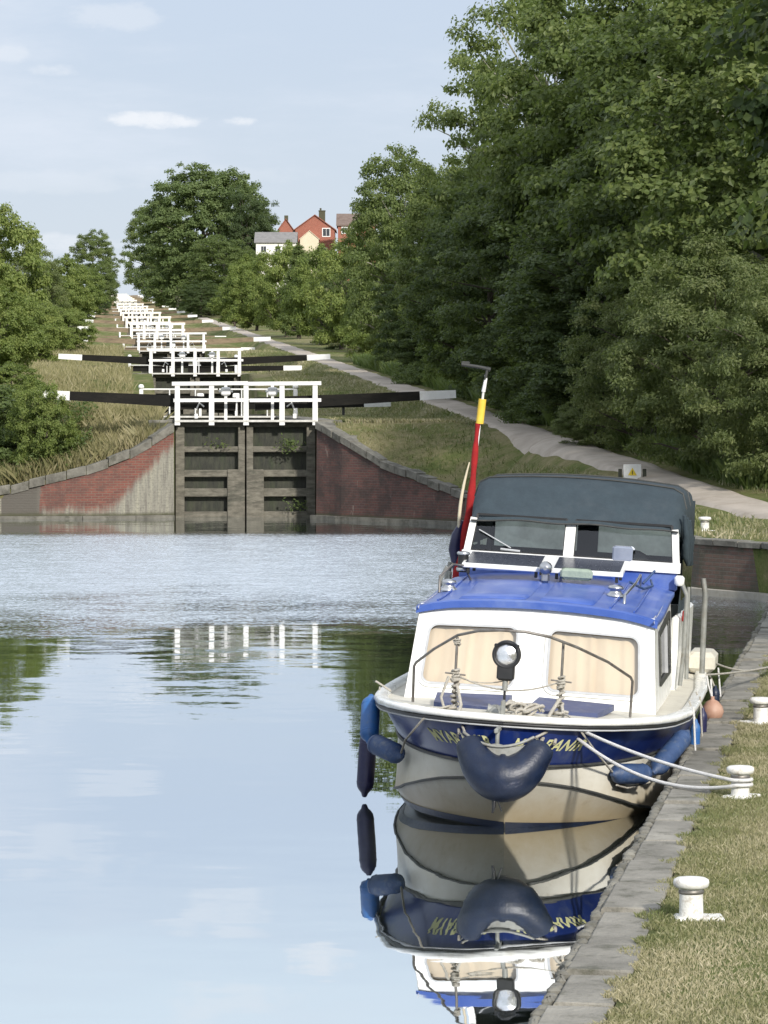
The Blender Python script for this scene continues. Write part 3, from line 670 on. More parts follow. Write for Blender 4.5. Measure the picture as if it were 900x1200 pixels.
def make_tree(name, mat, H, R, base, ncl, nleaf, lsize, seed, clr=(.09, .17), trunk_r=.25, shape='round', aspect=.7, limb_mat=None, bare=0, lobes=1.):
    """crown spans base..H above ground, radius R"""
    r = np.random.default_rng(seed); root = empty(name, (0, 0, 0))
    hc = (H + base) / 2; hv = (H - base) / 2
    d = r.normal(0, 1, (ncl, 3)); d /= np.linalg.norm(d, axis=1)[:, None]
    rad = 1 - np.abs(r.normal(0, .26, ncl)); rad = np.clip(rad, .25, 1.02)
    lob = 1 + lobes * (.20 * sm_noise(d, seed, 2.2) + .10 * sm_noise(d, seed + 5, 5))
    c = d * (rad * lob)[:, None]
    zf = c[:, 2]
    if shape == 'round': w = 1.0
    elif shape == 'cone': w = np.clip(1.05 - .45 * (zf + 1), .2, 1.1)
    elif shape == 'bush': w = np.clip(1.12 - .25 * (zf + 1) * .5, .6, 1.2)
    C = np.stack([c[:, 0] * R * w, c[:, 1] * R * w, hc + zf * hv], 1)
    keep = C[:, 2] > (.15 if base < .6 else base * .8); C = C[keep]; dd = d[keep]; ncl = len(C)
    crs = r.uniform(*clr, ncl) * R
    per = np.maximum(8, (nleaf * crs ** 2 / np.sum(crs ** 2)).astype(int))
    P = []; Nn = []; LV = []
    for i in range(ncl):
        m = per[i]; q = r.normal(0, 1, (m, 3)); q /= np.linalg.norm(q, axis=1)[:, None]
        q[:, 2] = np.where(q[:, 2] < -.2, -q[:, 2] * .6, q[:, 2])
        rr_ = r.uniform(.45, 1.1, m)[:, None]
        P.append(C[i] + q * rr_ * crs[i] * np.array([1, 1, .95])); Nn.append(q * .8 + dd[i] * .5)
        LV.append(np.clip(r.normal(.45, .18, m) + r.normal(0, .10) , 0, 1))
    P = np.concatenate(P); Nn = np.concatenate(Nn); LV = np.concatenate(LV)
    g_ = P[:, 2] > .05; P, Nn, LV = P[g_], Nn[g_], LV[g_]
    V = leaf_cloud(P, Nn, lsize, aspect, r=r)
    F = np.arange(len(V)).reshape(-1, 4)
    arr_mesh('crown', V, F, mat, False, attr=np.repeat(LV, 4), parent=root)
    tb = MB(); top = Vector((r.normal(0, .2), r.normal(0, .2), H * .72))
    pts = [Vector((0, 0, -.3))] + [Vector((0, 0, 0)).lerp(top, f) + Vector((r.normal(0, .05), r.normal(0, .05), 0)) * R * .3 for f in (.15, .35, .55, .8, 1)]
    tb.tube(pts, [trunk_r * 1.25, trunk_r * 1.05, trunk_r * .9, trunk_r * .7, trunk_r * .4, trunk_r * .12], 8)
    idx = r.choice(ncl, min(ncl, 26 + bare), replace=False)
    for i in idx:
        e = Vector(C[i]); f = max(.12, min(.85, (e.z - R * .35) / max(top.z, .1))); s = Vector((0, 0, 0)).lerp(top, f); L_ = (e - s).length
        m1 = s.lerp(e, .4) + Vector((r.normal(0, .06), r.normal(0, .06), r.normal(0, .05))) * L_; m2 = s.lerp(e, .75) + Vector((r.normal(0, .05), r.normal(0, .05), .04)) * L_
        a = trunk_r * (.42 - .2 * f); tb.tube([s, m1, m2, e], [a, a * .7, a * .45, a * .15], 6)
    tb.build('trunk', limb_mat or M['bark'], root, recalc=False)
    reg(root); return root
PROTO = {}
PROTO['oak'] = (make_tree('broadleaf_tree', M['leaf_oak'], 14, 5.2, .8, 620, 95000, .18, 1, (.07, .15), .32, limb_mat=M['lichen'], bare=20), 14, 5.2)
PROTO['ash'] = (make_tree('ash_tree', M['leaf_ash'], 12, 4, .5, 460, 70000, .16, 2, (.08, .17), .24, limb_mat=M['lichen'], bare=14), 12, 4)
PROTO['open'] = (make_tree('open_ash_tree', M['leaf_ash'], 12, 4, 1.0, 210, 40000, .16, 12, (.10, .19), .22, limb_mat=M['lichen'], bare=40, lobes=1.7), 12, 4)
PROTO['slim'] = (make_tree('slender_tree', M['leaf_ash'], 12, 3, .3, 330, 50000, .15, 3, (.09, .18), .2, shape='cone'), 12, 3)
PROTO['hedge'] = (make_tree('hedge_bush', M['leaf_bright'], 5, 2.8, 0, 260, 42000, .12, 4, (.09, .18), .12, shape='bush'), 5, 2.8)
PROTO['sallow'] = (make_tree('sallow_bush', M['leaf_willow'], 5.5, 2.8, 0, 330, 70000, .10, 5, (.08, .16), .12, shape='bush', aspect=.45), 5.5, 2.8)
PROTO['dark'] = (make_tree('dark_tree', M['leaf_dark'], 12, 4, .1, 420, 60000, .16, 6, (.08, .17), .25), 12, 4)
PROTO['grand'] = (make_tree('grand_tree', M['leaf_far_haze'], 22, 9.5, .2, 1100, 130000, .32, 7, (.05, .115), .6, lobes=.55, shape='bush'), 22, 9.5)
PROTO['syc'] = (make_tree('sycamore_tree', M['leaf_syc'], 13, 5.2, 2.4, 480, 90000, .145, 8, (.06, .13), .32, aspect=.95), 13, 5.2)
PROTO['shrub'] = (make_tree('bramble_shrub', M['weed'], 2, 1.5, 0, 70, 9000, .10, 9, (.16, .30), .05, shape='bush'), 2, 1.5)
used = set()
def plant(kind, px, y, ytop=None, H=None, R=None, label='', cat='tree', group=None, x=None, rz=None, sink=0):
    src, h0, r0 = PROTO[kind]
    X_ = (px - 450) / 4000 * y if x is None else x
    z = gz(X_, y) - .1 - sink
    if H is None: H = 3.7 + (468 - ytop) * y / 4000 - z
    o = src if kind not in used else copy_tree(src); used.add(kind)
    o.location = (X_, y, z); o.scale = (R / r0, R / r0, H / h0)
    o.rotation_euler = (0, 0, random.uniform(0, 6.28) if rz is None else rz)
    tag(o, label, cat, group); return o
GR = 'trees beyond the towpath'; GB = 'bushes along the towpath'; GL = 'bushes on the left bank'
# tall trees right of the towpath
plant('oak', 960, 90, -60, R=5.6, label='tall oak at the right edge of the photo above the towpath', group=GR)
plant('oak', 880, 101, -70, R=5.4, label='tall spreading oak, second from the right edge', group=GR)
plant('ash', 800, 108, -30, R=4.8, label='tall grey-green ash rising above the sallow bush', group=GR)
plant('oak', 745, 114, -45, R=5.0, label='high-crowned oak whose top leaves the photo between ash trees', group=GR)
plant('open', 680, 122, -8, R=4.3, label='high ash tree with lichened limbs left of the tallest oak', group=GR)
plant('open', 640, 132, -20, R=3.8, label='ragged ash whose crown top touches the sky at the photo top', group=GR)
plant('open', 588, 140, 60, R=3.1, label='ash with loose sprays jutting out over the sky', group=GR)
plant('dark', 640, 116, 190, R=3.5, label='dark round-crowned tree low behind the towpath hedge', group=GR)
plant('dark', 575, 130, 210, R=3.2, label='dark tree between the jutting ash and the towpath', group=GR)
plant('oak', 545, 152, 190, R=3.4, label='mid-height oak right of the slender light green tree', group=GR)
plant('ash', 478, 172, 168, R=2.9, label='slender light green tree with pointed top left of the ashes', group=GR)
plant('ash', 448, 196, 225, R=2.3, label='small ash tucked left of the slender pointed tree', group=GR)
plant('dark', 500, 160, 300, R=2.5, label='low dark tree in front of the slender pointed tree', group=GR)
plant('dark', 720, 104, 240, R=3.8, label='deep green tree in the middle of the wooded bank', group=GR)
# understory bushes by the path
plant('sallow', 850, 84.5, 285, R=2.9, label='large rounded sallow bush nearest beside the towpath bend', cat='bush', group=GB)
plant('sallow', 945, 80, 300, R=2.6, label='sallow bush cut by the right edge of the photo', cat='bush', group=GB)
plant('sallow', 765, 93, 335, R=2.3, label='second sallow bush left of the large rounded one', cat='bush', group=GB)
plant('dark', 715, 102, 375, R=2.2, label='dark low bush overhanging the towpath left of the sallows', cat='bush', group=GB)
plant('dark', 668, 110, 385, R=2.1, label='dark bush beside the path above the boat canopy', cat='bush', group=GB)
plant('hedge', 622, 120, 402, R=1.9, label='leafy hedge bush above the red flagstaff tip', cat='bush', group=GB)
plant('hedge', 580, 132, 395, R=1.9, label='hedge bush right of the flagstaff beside the path', cat='bush', group=GB)
plant('hedge', 541, 145, 385, R=1.8, label='hedge bush just left of the flagstaff tip', cat='bush', group=GB)
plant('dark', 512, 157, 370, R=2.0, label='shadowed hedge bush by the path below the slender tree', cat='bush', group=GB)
plant('hedge', 476, 176, 365, R=2.1, label='green bush at the foot of the slender tree', cat='bush', group=GB)
plant('hedge', 444, 193, 350, R=2.2, label='green bush where the path bends behind the second beam', cat='bush', group=GB)
plant('sallow', 700, 96, 465, R=1.3, label='small scrubby bush at the path edge above the canopy', cat='bush', group=GB)
plant('shrub', 640, 108, 462, R=1.3, label='weedy shrub bordering the path left of the scrubby bush', cat='bush', group=GB)
plant('shrub', 497, 150, 425, R=1.3, label='weedy shrub on the path verge near the white beam end', cat='bush', group=GB)
# hedge line climbing to the big tree
plant('hedge', 410, 222, 278, R=2.9, label='yellow-green bush right of the houses behind the beams', cat='bush', group=GB)
plant('hedge', 377, 248, 290, R=2.9, label='yellow-green bush in front of the brick gable house', cat='bush', group=GB)
plant('slim', 350, 275, 285, R=2.3, label='dark green sapling in front of the white house', group=GB)
plant('hedge', 335, 285, 284, R=3.0, label='bright bush below the white house', cat='bush', group=GB)
plant('hedge', 300, 320, 300, R=3.1, label='bright bush at the right foot of the big round tree', cat='bush', group=GB)
plant('hedge', 276, 350, 322, R=2.5, label='small bright bush where hedge meets the big round tree', cat='bush', group=GB)
plant('dark', 400, 232, 320, R=2.2, label='shaded bush behind the third balance beam', cat='bush', group=GB)
plant('grand', 240, 478, 193, R=9.6, label='big round tree on the skyline beside the lock flight')
plant('ash', 186, 640, 235, R=6.2, label='tree forming the left shoulder of the big round tree', group='trees at the top of the flight')
plant('dark', 292, 470, 222, R=3.9, label='dark tree on the right shoulder of the big round tree', group='trees at the top of the flight')
plant('ash', 262, 450, 275, R=5.2, label='lower front tree beneath the big round tree', group='trees at the top of the flight')
plant('ash', 207, 560, 285, R=4.8, label='lower tree by the rails at the big tree left foot', group='trees at the top of the flight')
plant('dark', 235, 440, 330, R=2.8, label='dark undergrowth tree by the beam ends below the big tree', group='trees at the top of the flight')
plant('ash', 109, 600, 268, R=4.3, label='lone upright tree on the skyline left of the flight', group='trees at the top of the flight')
plant('ash', 117, 560, 305, R=2.6, label='small tree at the foot of the lone skyline tree', group='trees at the top of the flight')
# left bank
plant('hedge', -12, 200, 246, R=3.5, label='tallest bush tree cut by the left edge of the photo', group=GL)
plant('sallow', 30, 235, 285, R=3.0, label='pale bush behind the left edge tree', cat='bush', group=GL)
plant('hedge', 62, 290, 302, R=3.2, label='bright green bush in mid left above the beams', cat='bush', group=GL)
plant('hedge', 88, 350, 314, R=3.2, label='bright green bush below the lone skyline tree', cat='bush', group=GL)
plant('dark', 104, 420, 335, R=2.6, label='last bush before the rails on the left side', cat='bush', group=GL)
plant('hedge', -5, 150, 338, R=2.3, label='dark bush low at the left photo edge', cat='bush', group=GL)
plant('hedge', 40, 185, 350, R=2.0, label='leafy bush behind the white beam end on the left bank', cat='bush', group=GL)
plant('hedge', 78, 215, 360, R=1.8, label='small leafy bush by the third lock on the left bank', cat='bush', group=GL)
plant('hedge', 8, 118, 425, R=1.5, label='grey-green shrub above the red brick wing wall', cat='bush', group=GL)
plant('shrub', -8, 110, 455, R=1.9, label='weedy shrub behind the wing wall at left edge', cat='bush', group=GL)
plant('hedge', 50, 107.0, 444, R=1.1, label='weedy shrub hiding the bottom left beam end', cat='bush', group=GL)
plant('shrub', 22, 108.2, 500, R=1.1, label='low shrub spilling over the left coping', cat='bush', group=GL)
plant('shrub', 70, 107.6, 515, R=.9, label='low nettle clump on the bank above red brick', cat='bush', group=GL)
# beyond the frame but part of the place: they shade and close the banks
plant('syc', 0, 41, H=12.5, R=5.4, x=9.5, rz=1.0, label='dark large-leaved sycamore overhanging top right corner', group='trees on the near right bank')
plant('oak', 0, 60, H=15, R=5.5, x=26, label='oak past the towpath to the right of the frame', group='trees on the near right bank')
plant('oak', 0, 72, H=16, R=5.5, x=27, label='oak between sycamore and sallow bushes, mostly out of frame', group='trees on the near right bank')
plant('ash', 0, 46, H=13, R=4.5, x=19, label='ash standing right of the sycamore out of frame', group='trees on the near right bank')
plant('sallow', 0, 70, H=3.5, R=2.6, x=15.2, label='sallow beside the path right of the frame', cat='bush', group='trees on the near right bank')
for i, (x, y) in enumerate([(-26, 118), (-34, 125), (-30, 150), (-45, 112), (-52, 90), (-54, 60)]):
    plant(('oak', 'ash')[i % 2], 0, y, H=11, R=4.6, x=x, label=f'tree number {i+1} along the far left shore outside the frame', group='trees on the far left shore')

# ------------------------------------------------------------------ grasses
def blades(name, X_, Y_, Zf, hmin, hmax, w, mat, label, lean=.35, green=None, seed=1, dry=.5):
    r = np.random.default_rng(seed); n = len(X_); Z_ = Zf(X_, Y_)
    h = r.uniform(hmin, hmax, n); a = r.uniform(0, 2 * PI, n); l = r.normal(0, lean, n) * h
    bx_, by_ = np.cos(a) * w / 2, np.sin(a) * w / 2; dx, dy = np.cos(a + 1.5) * l, np.sin(a + 1.5) * l
    p0 = np.stack([X_ - bx_, Y_ - by_, Z_ - .01], 1); p1 = np.stack([X_ + bx_, Y_ + by_, Z_ - .01], 1)
    p2 = np.stack([X_ + dx * .4 + bx_ * .7, Y_ + dy * .4 + by_ * .7, Z_ + h * .6], 1); p3 = np.stack([X_ + dx, Y_ + dy, Z_ + h], 1)
    V = np.stack([p0, p1, p2, p3], 1).reshape(-1, 3); F = np.arange(len(V)).reshape(-1, 4)
    lv = np.clip(r.normal(dry, .15, n) + (green(X_, Y_) if green is not None else 0), 0, 1)
    o = arr_mesh(name, V, F, mat, False, attr=np.repeat(lv, 4)); tag(o, label, 'grass', kind='stuff'); return o
def patch(X_, Y_):
    p = np.stack([X_, Y_ * .5, X_ * 0], 1); return .42 * sm_noise(p, 3, 1.3) + .26 * sm_noise(p, 9, 4.0)
n = 270000; yy = 15.5 + 40 * rng.random(n) ** 1.7; tq = .30 + rng.random(n) ** 1.3 * 3.2
edge = .06 * np.sin(yy * 5) + .05 * np.sin(yy * 13); xx = XS(yy) + tq + edge
blades('grass', xx, yy, lambda a, b: hr(a, b), .012, .036, .006, M['blade'], 'short mown grass, green and straw, on the quay', .7, patch, 21, .60)
n = 26000; yy = 62 + 44 * rng.random(n); xx = XS(yy) + .4 + rng.random(n) * 9
ok = np.abs(xx - np.interp(yy, py, pc)) > 1.0; xx, yy = xx[ok], yy[ok]
blades('grass', xx, yy, lambda a, b: hr(a, b), .05, .14, .035, M['blade'], 'rough grass of the right bank between wall and path', .7, lambda a, b: patch(a * .3, b * .3), 22, .45)
n = 30000; yy = 107 + 110 * rng.random(n) ** 1.5; xx = axis(yy) + 3.2 + rng.random(n) * 4.2
blades('grass', xx, yy, lambda a, b: hr(a, b), .05, .16, .05, M['blade'], 'dry grass under the right hand beams', .7, lambda a, b: patch(a * .3, b * .3), 23, .55)
n = 22000; yy = 80 + 110 * rng.random(n) ** 1.3; xx = np.interp(yy, py, pc) + 1.15 + np.abs(rng.normal(0, .8, n))
blades('undergrowth', xx, yy, lambda a, b: hr(a, b), .15, .7, .08, M['weed'], 'weeds and nettles along the foot of the hedge', .45, None, 24, .4)
n = 46000; uu_ = -2.7 - 11 * rng.random(n); yy = wing_y(uu_) + .45 + 9 * rng.random(n) ** 1.3; xx = uu_ + axis(yy)
blades('tall_grass', xx, yy, lambda a, b: hl(a, b), .15, .75, .018, M['straw'], 'tall dry grass on the bank above the red brick wall', .35, lambda a, b: .25 * sm_noise(np.stack([a, b, a * 0], 1), 4, .8) - .18 * ss((-a - 8.5) / 3), 25, .5)
n = 60000; yy = 116 + 150 * rng.random(n) ** 1.6; uu_ = -3.2 - 6.5 * rng.random(n); xx = uu_ + axis(yy)
blades('tall_grass', xx, yy, lambda a, b: hl(a, b), .12, .5, .028, M['straw'], 'pale dry grass between the left hand beams', .35, None, 26, .55)
n = 34000; uu_ = -3.0 - 10 * rng.random(n); yy = wing_y(uu_) + .5 + 6 * rng.random(n); xx = uu_ + axis(yy)
nr_ = np.zeros((n, 3)); nr_[:, 2] = .5
cc = np.stack([xx, yy, hl(xx, yy) + rng.uniform(.05, .95, n)], 1); keep = sm_noise(cc * [1, 1, 0], 31, .9) + ((-uu_ - 6.5) / 4) > .1; cc = cc[keep]
V = leaf_cloud(cc, nr_[:len(cc)], .13, .5)
o = arr_mesh('weeds', V, np.arange(len(V)).reshape(-1, 4), M['weed'], False, attr=np.repeat(np.clip(rng.normal(.5, .2, len(cc)), 0, 1), 4))
tag(o, 'leafy green weeds among the tall grass of the left bank', 'weeds', kind='stuff')

for k_, (gx, gy_, gzz, m_) in enumerate(((1.35, 107.15, 2.28, 170), (-.85, 107.15, 2.3, 50), (1.6, 107.2, .35, 90))):
    c_ = np.array([gx + float(axis(107)), gy_, gzz]) + rng.normal(0, 1, (m_, 3)) * [.20, .05, .10]
    V = leaf_cloud(c_, np.tile([0, -.6, .5], (m_, 1)), .10, .45)
    o = arr_mesh('weed_tuft', V, np.arange(len(V)).reshape(-1, 4), M['weed'], False, attr=np.repeat(np.clip(rng.normal(.45, .2, m_), 0, 1), 4))
    tag(o, ['green weeds sprouting from the right bottom gate timbers', 'small weed tuft on the left bottom gate beam', 'weeds at the water line by the right gate post'][k_], 'weeds', 'weeds on the gates and walls', 'stuff')
# ------------------------------------------------------------------ houses on the hill
def uvbox(name, x0, x1, y0, y1, z0, z1, mat, parent, gable=None):
    V = [(x0, y0, z0), (x1, y0, z0), (x1, y0, z1), (x0, y0, z1), (x0, y1, z0), (x1, y1, z0), (x1, y1, z1), (x0, y1, z1)]
    me = MB()
    F = [(0, 1, 2, 3), (5, 4, 7, 6), (4, 0, 3, 7), (1, 5, 6, 2)]
    if gable:
        V += [((x0 + x1) / 2, y0, gable), ((x0 + x1) / 2, y1, gable)]
    VV = []; FF = []; UV = []
    def q(idx, u):
        n = len(VV)
        for i in idx: VV.append(V[i]); UV.append((V[i][u], V[i][2]))
        FF.append(tuple(range(n, n + 4)))
    q((0, 1, 2, 3), 0); q((5, 4, 7, 6), 0); q((4, 0, 3, 7), 1); q((1, 5, 6, 2), 1)
    if gable: q((3, 2, 8, 8), 0); q((6, 7, 9, 9), 0)
    if gable:
        VV = [v for v in VV]
        for f in (4, 5):
            k = FF[f][3]; VV[k] = tuple(lerp(VV[k][j], V[3 if f == 4 else 6][j], .001) for j in range(3))
    return arr_mesh(name, VV, FF, mat, False, uv=UV, parent=parent)
def gable_roof(mb, x0, x1, y0, y1, ze, zr, ov=.3, th=.15, along='y'):
    if along == 'y':
        xm = (x0 + x1) / 2; k = (zr - ze) / ((x1 - x0) / 2)
        for s, xa in ((-1, x0), (1, x1)):
            a = Vector((xa + s * ov, 0, ze - ov * k)); b = Vector((xm, 0, zr)); nrm = Vector((0, 0, th))
            mb.poly_prism([(a.x, y0 - ov, a.z + .02), (b.x, y0 - ov, b.z + .02), (b.x, y0 - ov, b.z + th), (a.x, y0 - ov, a.z + th)], (0, y1 - y0 + 2 * ov, 0))
    else:
        ym = (y0 + y1) / 2; k = (zr - ze) / ((y1 - y0) / 2)
        for s, ya in ((-1, y0), (1, y1)):
            mb.poly_prism([(x0 - ov, ya + s * ov, ze - ov * k + .02), (x0 - ov, ym, zr + .02), (x0 - ov, ym, zr + th), (x0 - ov, ya + s * ov, ze - ov * k + th)], (x1 - x0 + 2 * ov, 0, 0))
def house_window(parent, x, y, z, w=.9, h=1.1):
    f = MB(); f.box((x, y - .03, z), (w + .16, .06, h + .16)); fo = f.build('window', M['white'], parent)
    g_ = MB()
    for sx in (-1, 1): g_.box((x + sx * w * .25, y - .07, z), (w * .44, .02, h * .92))
    g_.build('pane', M['window_dark'], fo)
def PXW(px, d): return (px - 450) / 4000 * d
def ZW(yp, d): return 3.7 + (468 - yp) * d / 4000
d = 480
hx0, hx1 = PXW(346, d), PXW(392, d); zb = gz((hx0 + hx1) / 2, d) - .5
h = empty('brick_house', ((hx0 + hx1) / 2, d, zb), label='red brick house with its gable end and chimney facing the locks', cat='house', group='houses on the hill')
def rel(v, o): return v
hw = (hx1 - hx0) / 2; ze = ZW(269, d) - zb; zr = ZW(252.5, d) - zb
uvbox('wall', -hw, hw, 0, 9, 0, ze, M['brick_house'], h, gable=zr)
rb = MB(); gable_roof(rb, -hw, hw, 0, 9, ze, zr, .25); ro = rb.build('roof', M['tile_red'], h)
cb = MB(); cb.bbox((.95, 3, zr - .2), (.9, .7, 1.9), .03); cb.bbox((.95, 3, zr + .8), (1.0, .8, .15), .02); cb.tube([(.75, 3, zr + .8), (.75, 3, zr + 1.2)], .13); cb.build('chimney', M['brick_house'], ro)
house_window(h, 1.6, 0, ze - .4, 1.0, 1.1); house_window(h, -1.2, 0, ze - 3.0); house_window(h, 1.2, 0, ze - 3.2)
pw = PXW(363, d) - (hx0 + hx1) / 2; pz = ZW(281, d) - zb
uvbox('porch', pw - 1.3, pw + 1.3, -2.5, 0.01, 0, pz, M['render_cream'], h, gable=pz + 1.1)
rb = MB(); gable_roof(rb, pw - 1.3, pw + 1.3, -2.5, -.02, pz, pz + 1.1, .12, .1); rb.build('porch_roof', M['render_cream'], h)
d = 455; wx0, wx1 = PXW(300, d), PXW(346, d); cx = (wx0 + wx1) / 2; zb = gz(cx, d) - .5; hw = (wx1 - wx0) / 2
h = empty('white_house', (cx, d, zb), label='white rendered house with grey roof left of the brick gable', cat='house', group='houses on the hill')
ze = ZW(284, d) - zb; zr = ZW(272, d) - zb
uvbox('wall', -hw, hw, 0, 6, 0, ze, M['render_white'], h)
rb = MB(); gable_roof(rb, -hw, hw, 0, 6, ze, zr, .25, along='x'); ro = rb.build('roof', M['tile_grey'], h)
house_window(h, .3, 0, ze - .9, .7, .8); house_window(h, -1.6, 0, ze - .9, .7, .8); house_window(h, 1.9, 0, ze - .9, .5, .6)
d = 530; wx0, wx1 = PXW(327, d), PXW(343, d); cx = (wx0 + wx1) / 2; zb = gz(cx, d) - .5; hw = (wx1 - wx0) / 2
h = empty('red_roofed_house', (cx, d, zb), label='small red roof peeping up behind the white house', cat='house', group='houses on the hill')
ze = ZW(268, d) - zb; zr = ZW(257, d) - zb
uvbox('wall', -hw, hw, 0, 7, 0, ze, M['brick_house'], h, gable=zr)
rb = MB(); gable_roof(rb, -hw, hw, 0, 7, ze, zr, .25); ro = rb.build('roof', M['tile_red'], h)
cb = MB(); cb.bbox((0, 2, zr + .2), (.6, .6, 1.0), .03); cb.build('chimney', M['brick_house'], ro)
d = 470; wx0, wx1 = PXW(396, d), PXW(440, d); cx = (wx0 + wx1) / 2; zb = gz(cx, d) - .5; hw = (wx1 - wx0) / 2
h = empty('brick_house', (cx, d, zb), label='brown roofed brick house half hidden by trees, two white windows', cat='house', group='houses on the hill')
ze = ZW(264, d) - zb; zr = ZW(250, d) - zb
uvbox('wall', -hw, hw, 0, 7, 0, ze, M['brick_house'], h)
rb = MB(); gable_roof(rb, -hw, hw, 0, 7, ze, zr, .25, along='x'); ro = rb.build('roof', M['tile_brown'], h)
for x in (-hw + .9, -hw + 2.1): house_window(h, x, 0, ze - .7, .7, .8)
house_window(h, -hw + .9, 0, ze - 3.0, .7, .9)

# ------------------------------------------------------------------ bollards and sign
def make_bollard():
    r = empty('bollard', (0, 0, 0))
    b = MB(); b.lathe([(.078, -.04), (.078, .0), (.075, .02), (.072, .17), (.074, .185)], n=28); b.build('post', M['bollard_white'], r)
    c = MB(); c.lathe([(.065, .185), (.098, .192), (.108, .205), (.112, .222), (.108, .240), (.09, .250), (.03, .254), (.002, .254)], n=28); c.build('cap', M['bollard_white'], r)
    k = MB(); k.lathe([(.0755, .155), (.079, .16), (.079, .172), (.0755, .178)], n=28); k.build('rust_ring', M['dull_steel'], r)
    q = MB(); q.bbox((.05, .02, .0), (.30, .2, .03), .01); q.build('base_plate', M['bollard_white'], r)
    reg(r); return r
b0 = make_bollard()
BL = [((810), 21.0, 'nearest white mushroom bollard on the quay grass', 1.89), (868, 27.4, 'white mushroom bollard holding the bow mooring ropes', 2.86), (892, 33.7, 'third white bollard, cut by the right edge of the photo', 3.72), (0, 40.0, 'white bollard holding the stern ropes just outside the frame', 4.75), (0, 46.4, 'farthest quay bollard outside the frame', 5.75)]
for i, (px, y, lab, x) in enumerate(BL):
    o = b0 if i == 0 else copy_tree(b0); o.location = (x, y, float(hr(x, y)) + .005); o.rotation_euler = (0, 0, i * 1.3 + 5.9 if i else 0)
    s = 1.0; o.scale = (s, s, s); tag(o, lab, 'bollard', 'white bollards along the quay')
o = copy_tree(b0); x = PXW(826, 68.5); o.location = (x, 68.5, float(hr(x, 68.5))); o.scale = (1.15, 1.15, 1.15)
tag(o, 'tiny white bollard on the grass behind the boat canopy', 'bollard', 'white bollards along the quay')

d = 84; x = PXW(741, d); z = float(hr(x, d))
s = empty('warning_sign', (x, d, z), label='white warning sign with yellow triangle on two dark posts', cat='sign')
zt = ZW(547, d) - z; zl = ZW(559.5, d) - z
p = MB(); p.bbox((0, 0, (zt + zl) / 2), (.44, .03, zt - zl + .12), .05 * .2); p.build('panel', M['white'], s)
for sx in (-.30, .30):
    p = MB(); p.bbox((sx, .0, zt / 2 - .1), (.09, .09, zt + .1), .01); p.build('post', M['timber_dark'], s)
p = MB(); cz = (zt + zl) / 2; p.poly_prism([(-.11, -.018, cz - .08), (.11, -.018, cz - .08), (0, -.018, cz + .11)], (0, -.004, 0)); tr = p.build('triangle', M['sign_yellow'], s)
p = MB(); p.box((0, -.024, cz + .0), (.02, .004, .08)); p.box((0, -.024, cz - .055), (.02, .004, .018)); p.build('exclamation_mark', M['black'], tr)

# ------------------------------------------------------------------ the boat
BX0, BY0 = 1.0, 29.2; YAW = math.radians(8.4); HEEL = math.radians(3.3)
boat = empty('cabin_cruiser', (BX0, BY0, 0), label='blue and white cabin cruiser moored at the quay with canvas hood', cat='boat')
boat.rotation_euler = (0, HEEL, -YAW)
BM = Matrix.Translation((BX0, BY0, 0)) @ Matrix.Rotation(-YAW, 4, 'Z') @ Matrix.Rotation(HEEL, 4, 'Y')
WG = [(0, 0), (.03, .27), (.10, .48), (.22, .69), (.42, .89), (.70, 1.06), (1.1, 1.20), (1.7, 1.33), (2.4, 1.41), (3.2, 1.43), (5, 1.41), (6.6, 1.32), (7.5, 1.24)]
WK = [(0, 0), (.04, .16), (.12, .32), (.28, .50), (.5, .67), (.8, .84), (1.2, 1.0), (1.8, 1.16), (2.5, 1.27), (3.2, 1.33), (5, 1.33), (6.6, 1.26), (7.5, 1.18)]
WC = [(0, 0), (.05, .16), (.15, .36), (.35, .60), (.6, .80), (.9, .96), (1.3, 1.09), (1.8, 1.18), (2.5, 1.24), (3.2, 1.26), (5, 1.26), (6.6, 1.2), (7.5, 1.12)]
WW = [(0, 0), (.04, .10), (.12, .26), (.25, .44), (.45, .65), (.7, .83), (1.0, .97), (1.4, 1.07), (1.9, 1.14), (2.5, 1.18), (3.2, 1.2), (5, 1.2), (6.6, 1.14), (7.5, 1.06)]
WB = [(0, 0), (.2, .02), (.6, .12), (1.2, .35), (2, .6), (3, .75), (5, .8), (7.5, .7)]
def ZG(s): return tab(s, [(0, 1.0), (.6, .98), (1.5, .935), (2.5, .91), (4, .91), (7.5, .90)])
def ZK(s): return tab(s, [(0, .60), (1, .60), (2.5, .60), (7.5, .56)])
def ZC(s): return tab(s, [(0, .46), (.3, .40), (.7, .29), (1.2, .17), (1.8, .09), (2.6, .06), (7.5, .05)])
LEV = {'g': (WG, -.30, ZG), 'k': (WK, -.19, ZK), 'c': (WC, -.06, ZC), 'w': (WW, .28, lambda s: 0.), 'b': (WB, .6, lambda s: -.40)}
def hp(l, s, sgn=1, off=0):
    w, y0, z = LEV[l]; return Vector((sgn * (tab(s, w) + off), y0 + s * (7.5 - y0) / 7.5, float(z(s)) if True else 0))
SS = [0, .015, .03, .06, .10, .15, .22, .32, .42, .55, .7, .9, 1.1, 1.4, 1.7, 2.1, 2.5, 3, 3.6, 4.3, 5, 5.8, 6.6, 7.1, 7.5]
def hull_strip(lv, name, mat, m=3, off=0., bulge=0.):
    mb = MB()
    for sgn in (-1, 1):
        rows = []
        for s in SS:
            row = []
            for a, b in zip(lv[:-1], lv[1:]):
                for i in range(m):
                    t = i / m; p = hp(a, s, sgn, off).lerp(hp(b, s, sgn, off), t); row.append(p)
            row.append(hp(lv[-1], s, sgn, off)); rows.append(row)
        mb.grid(rows)
    return mb
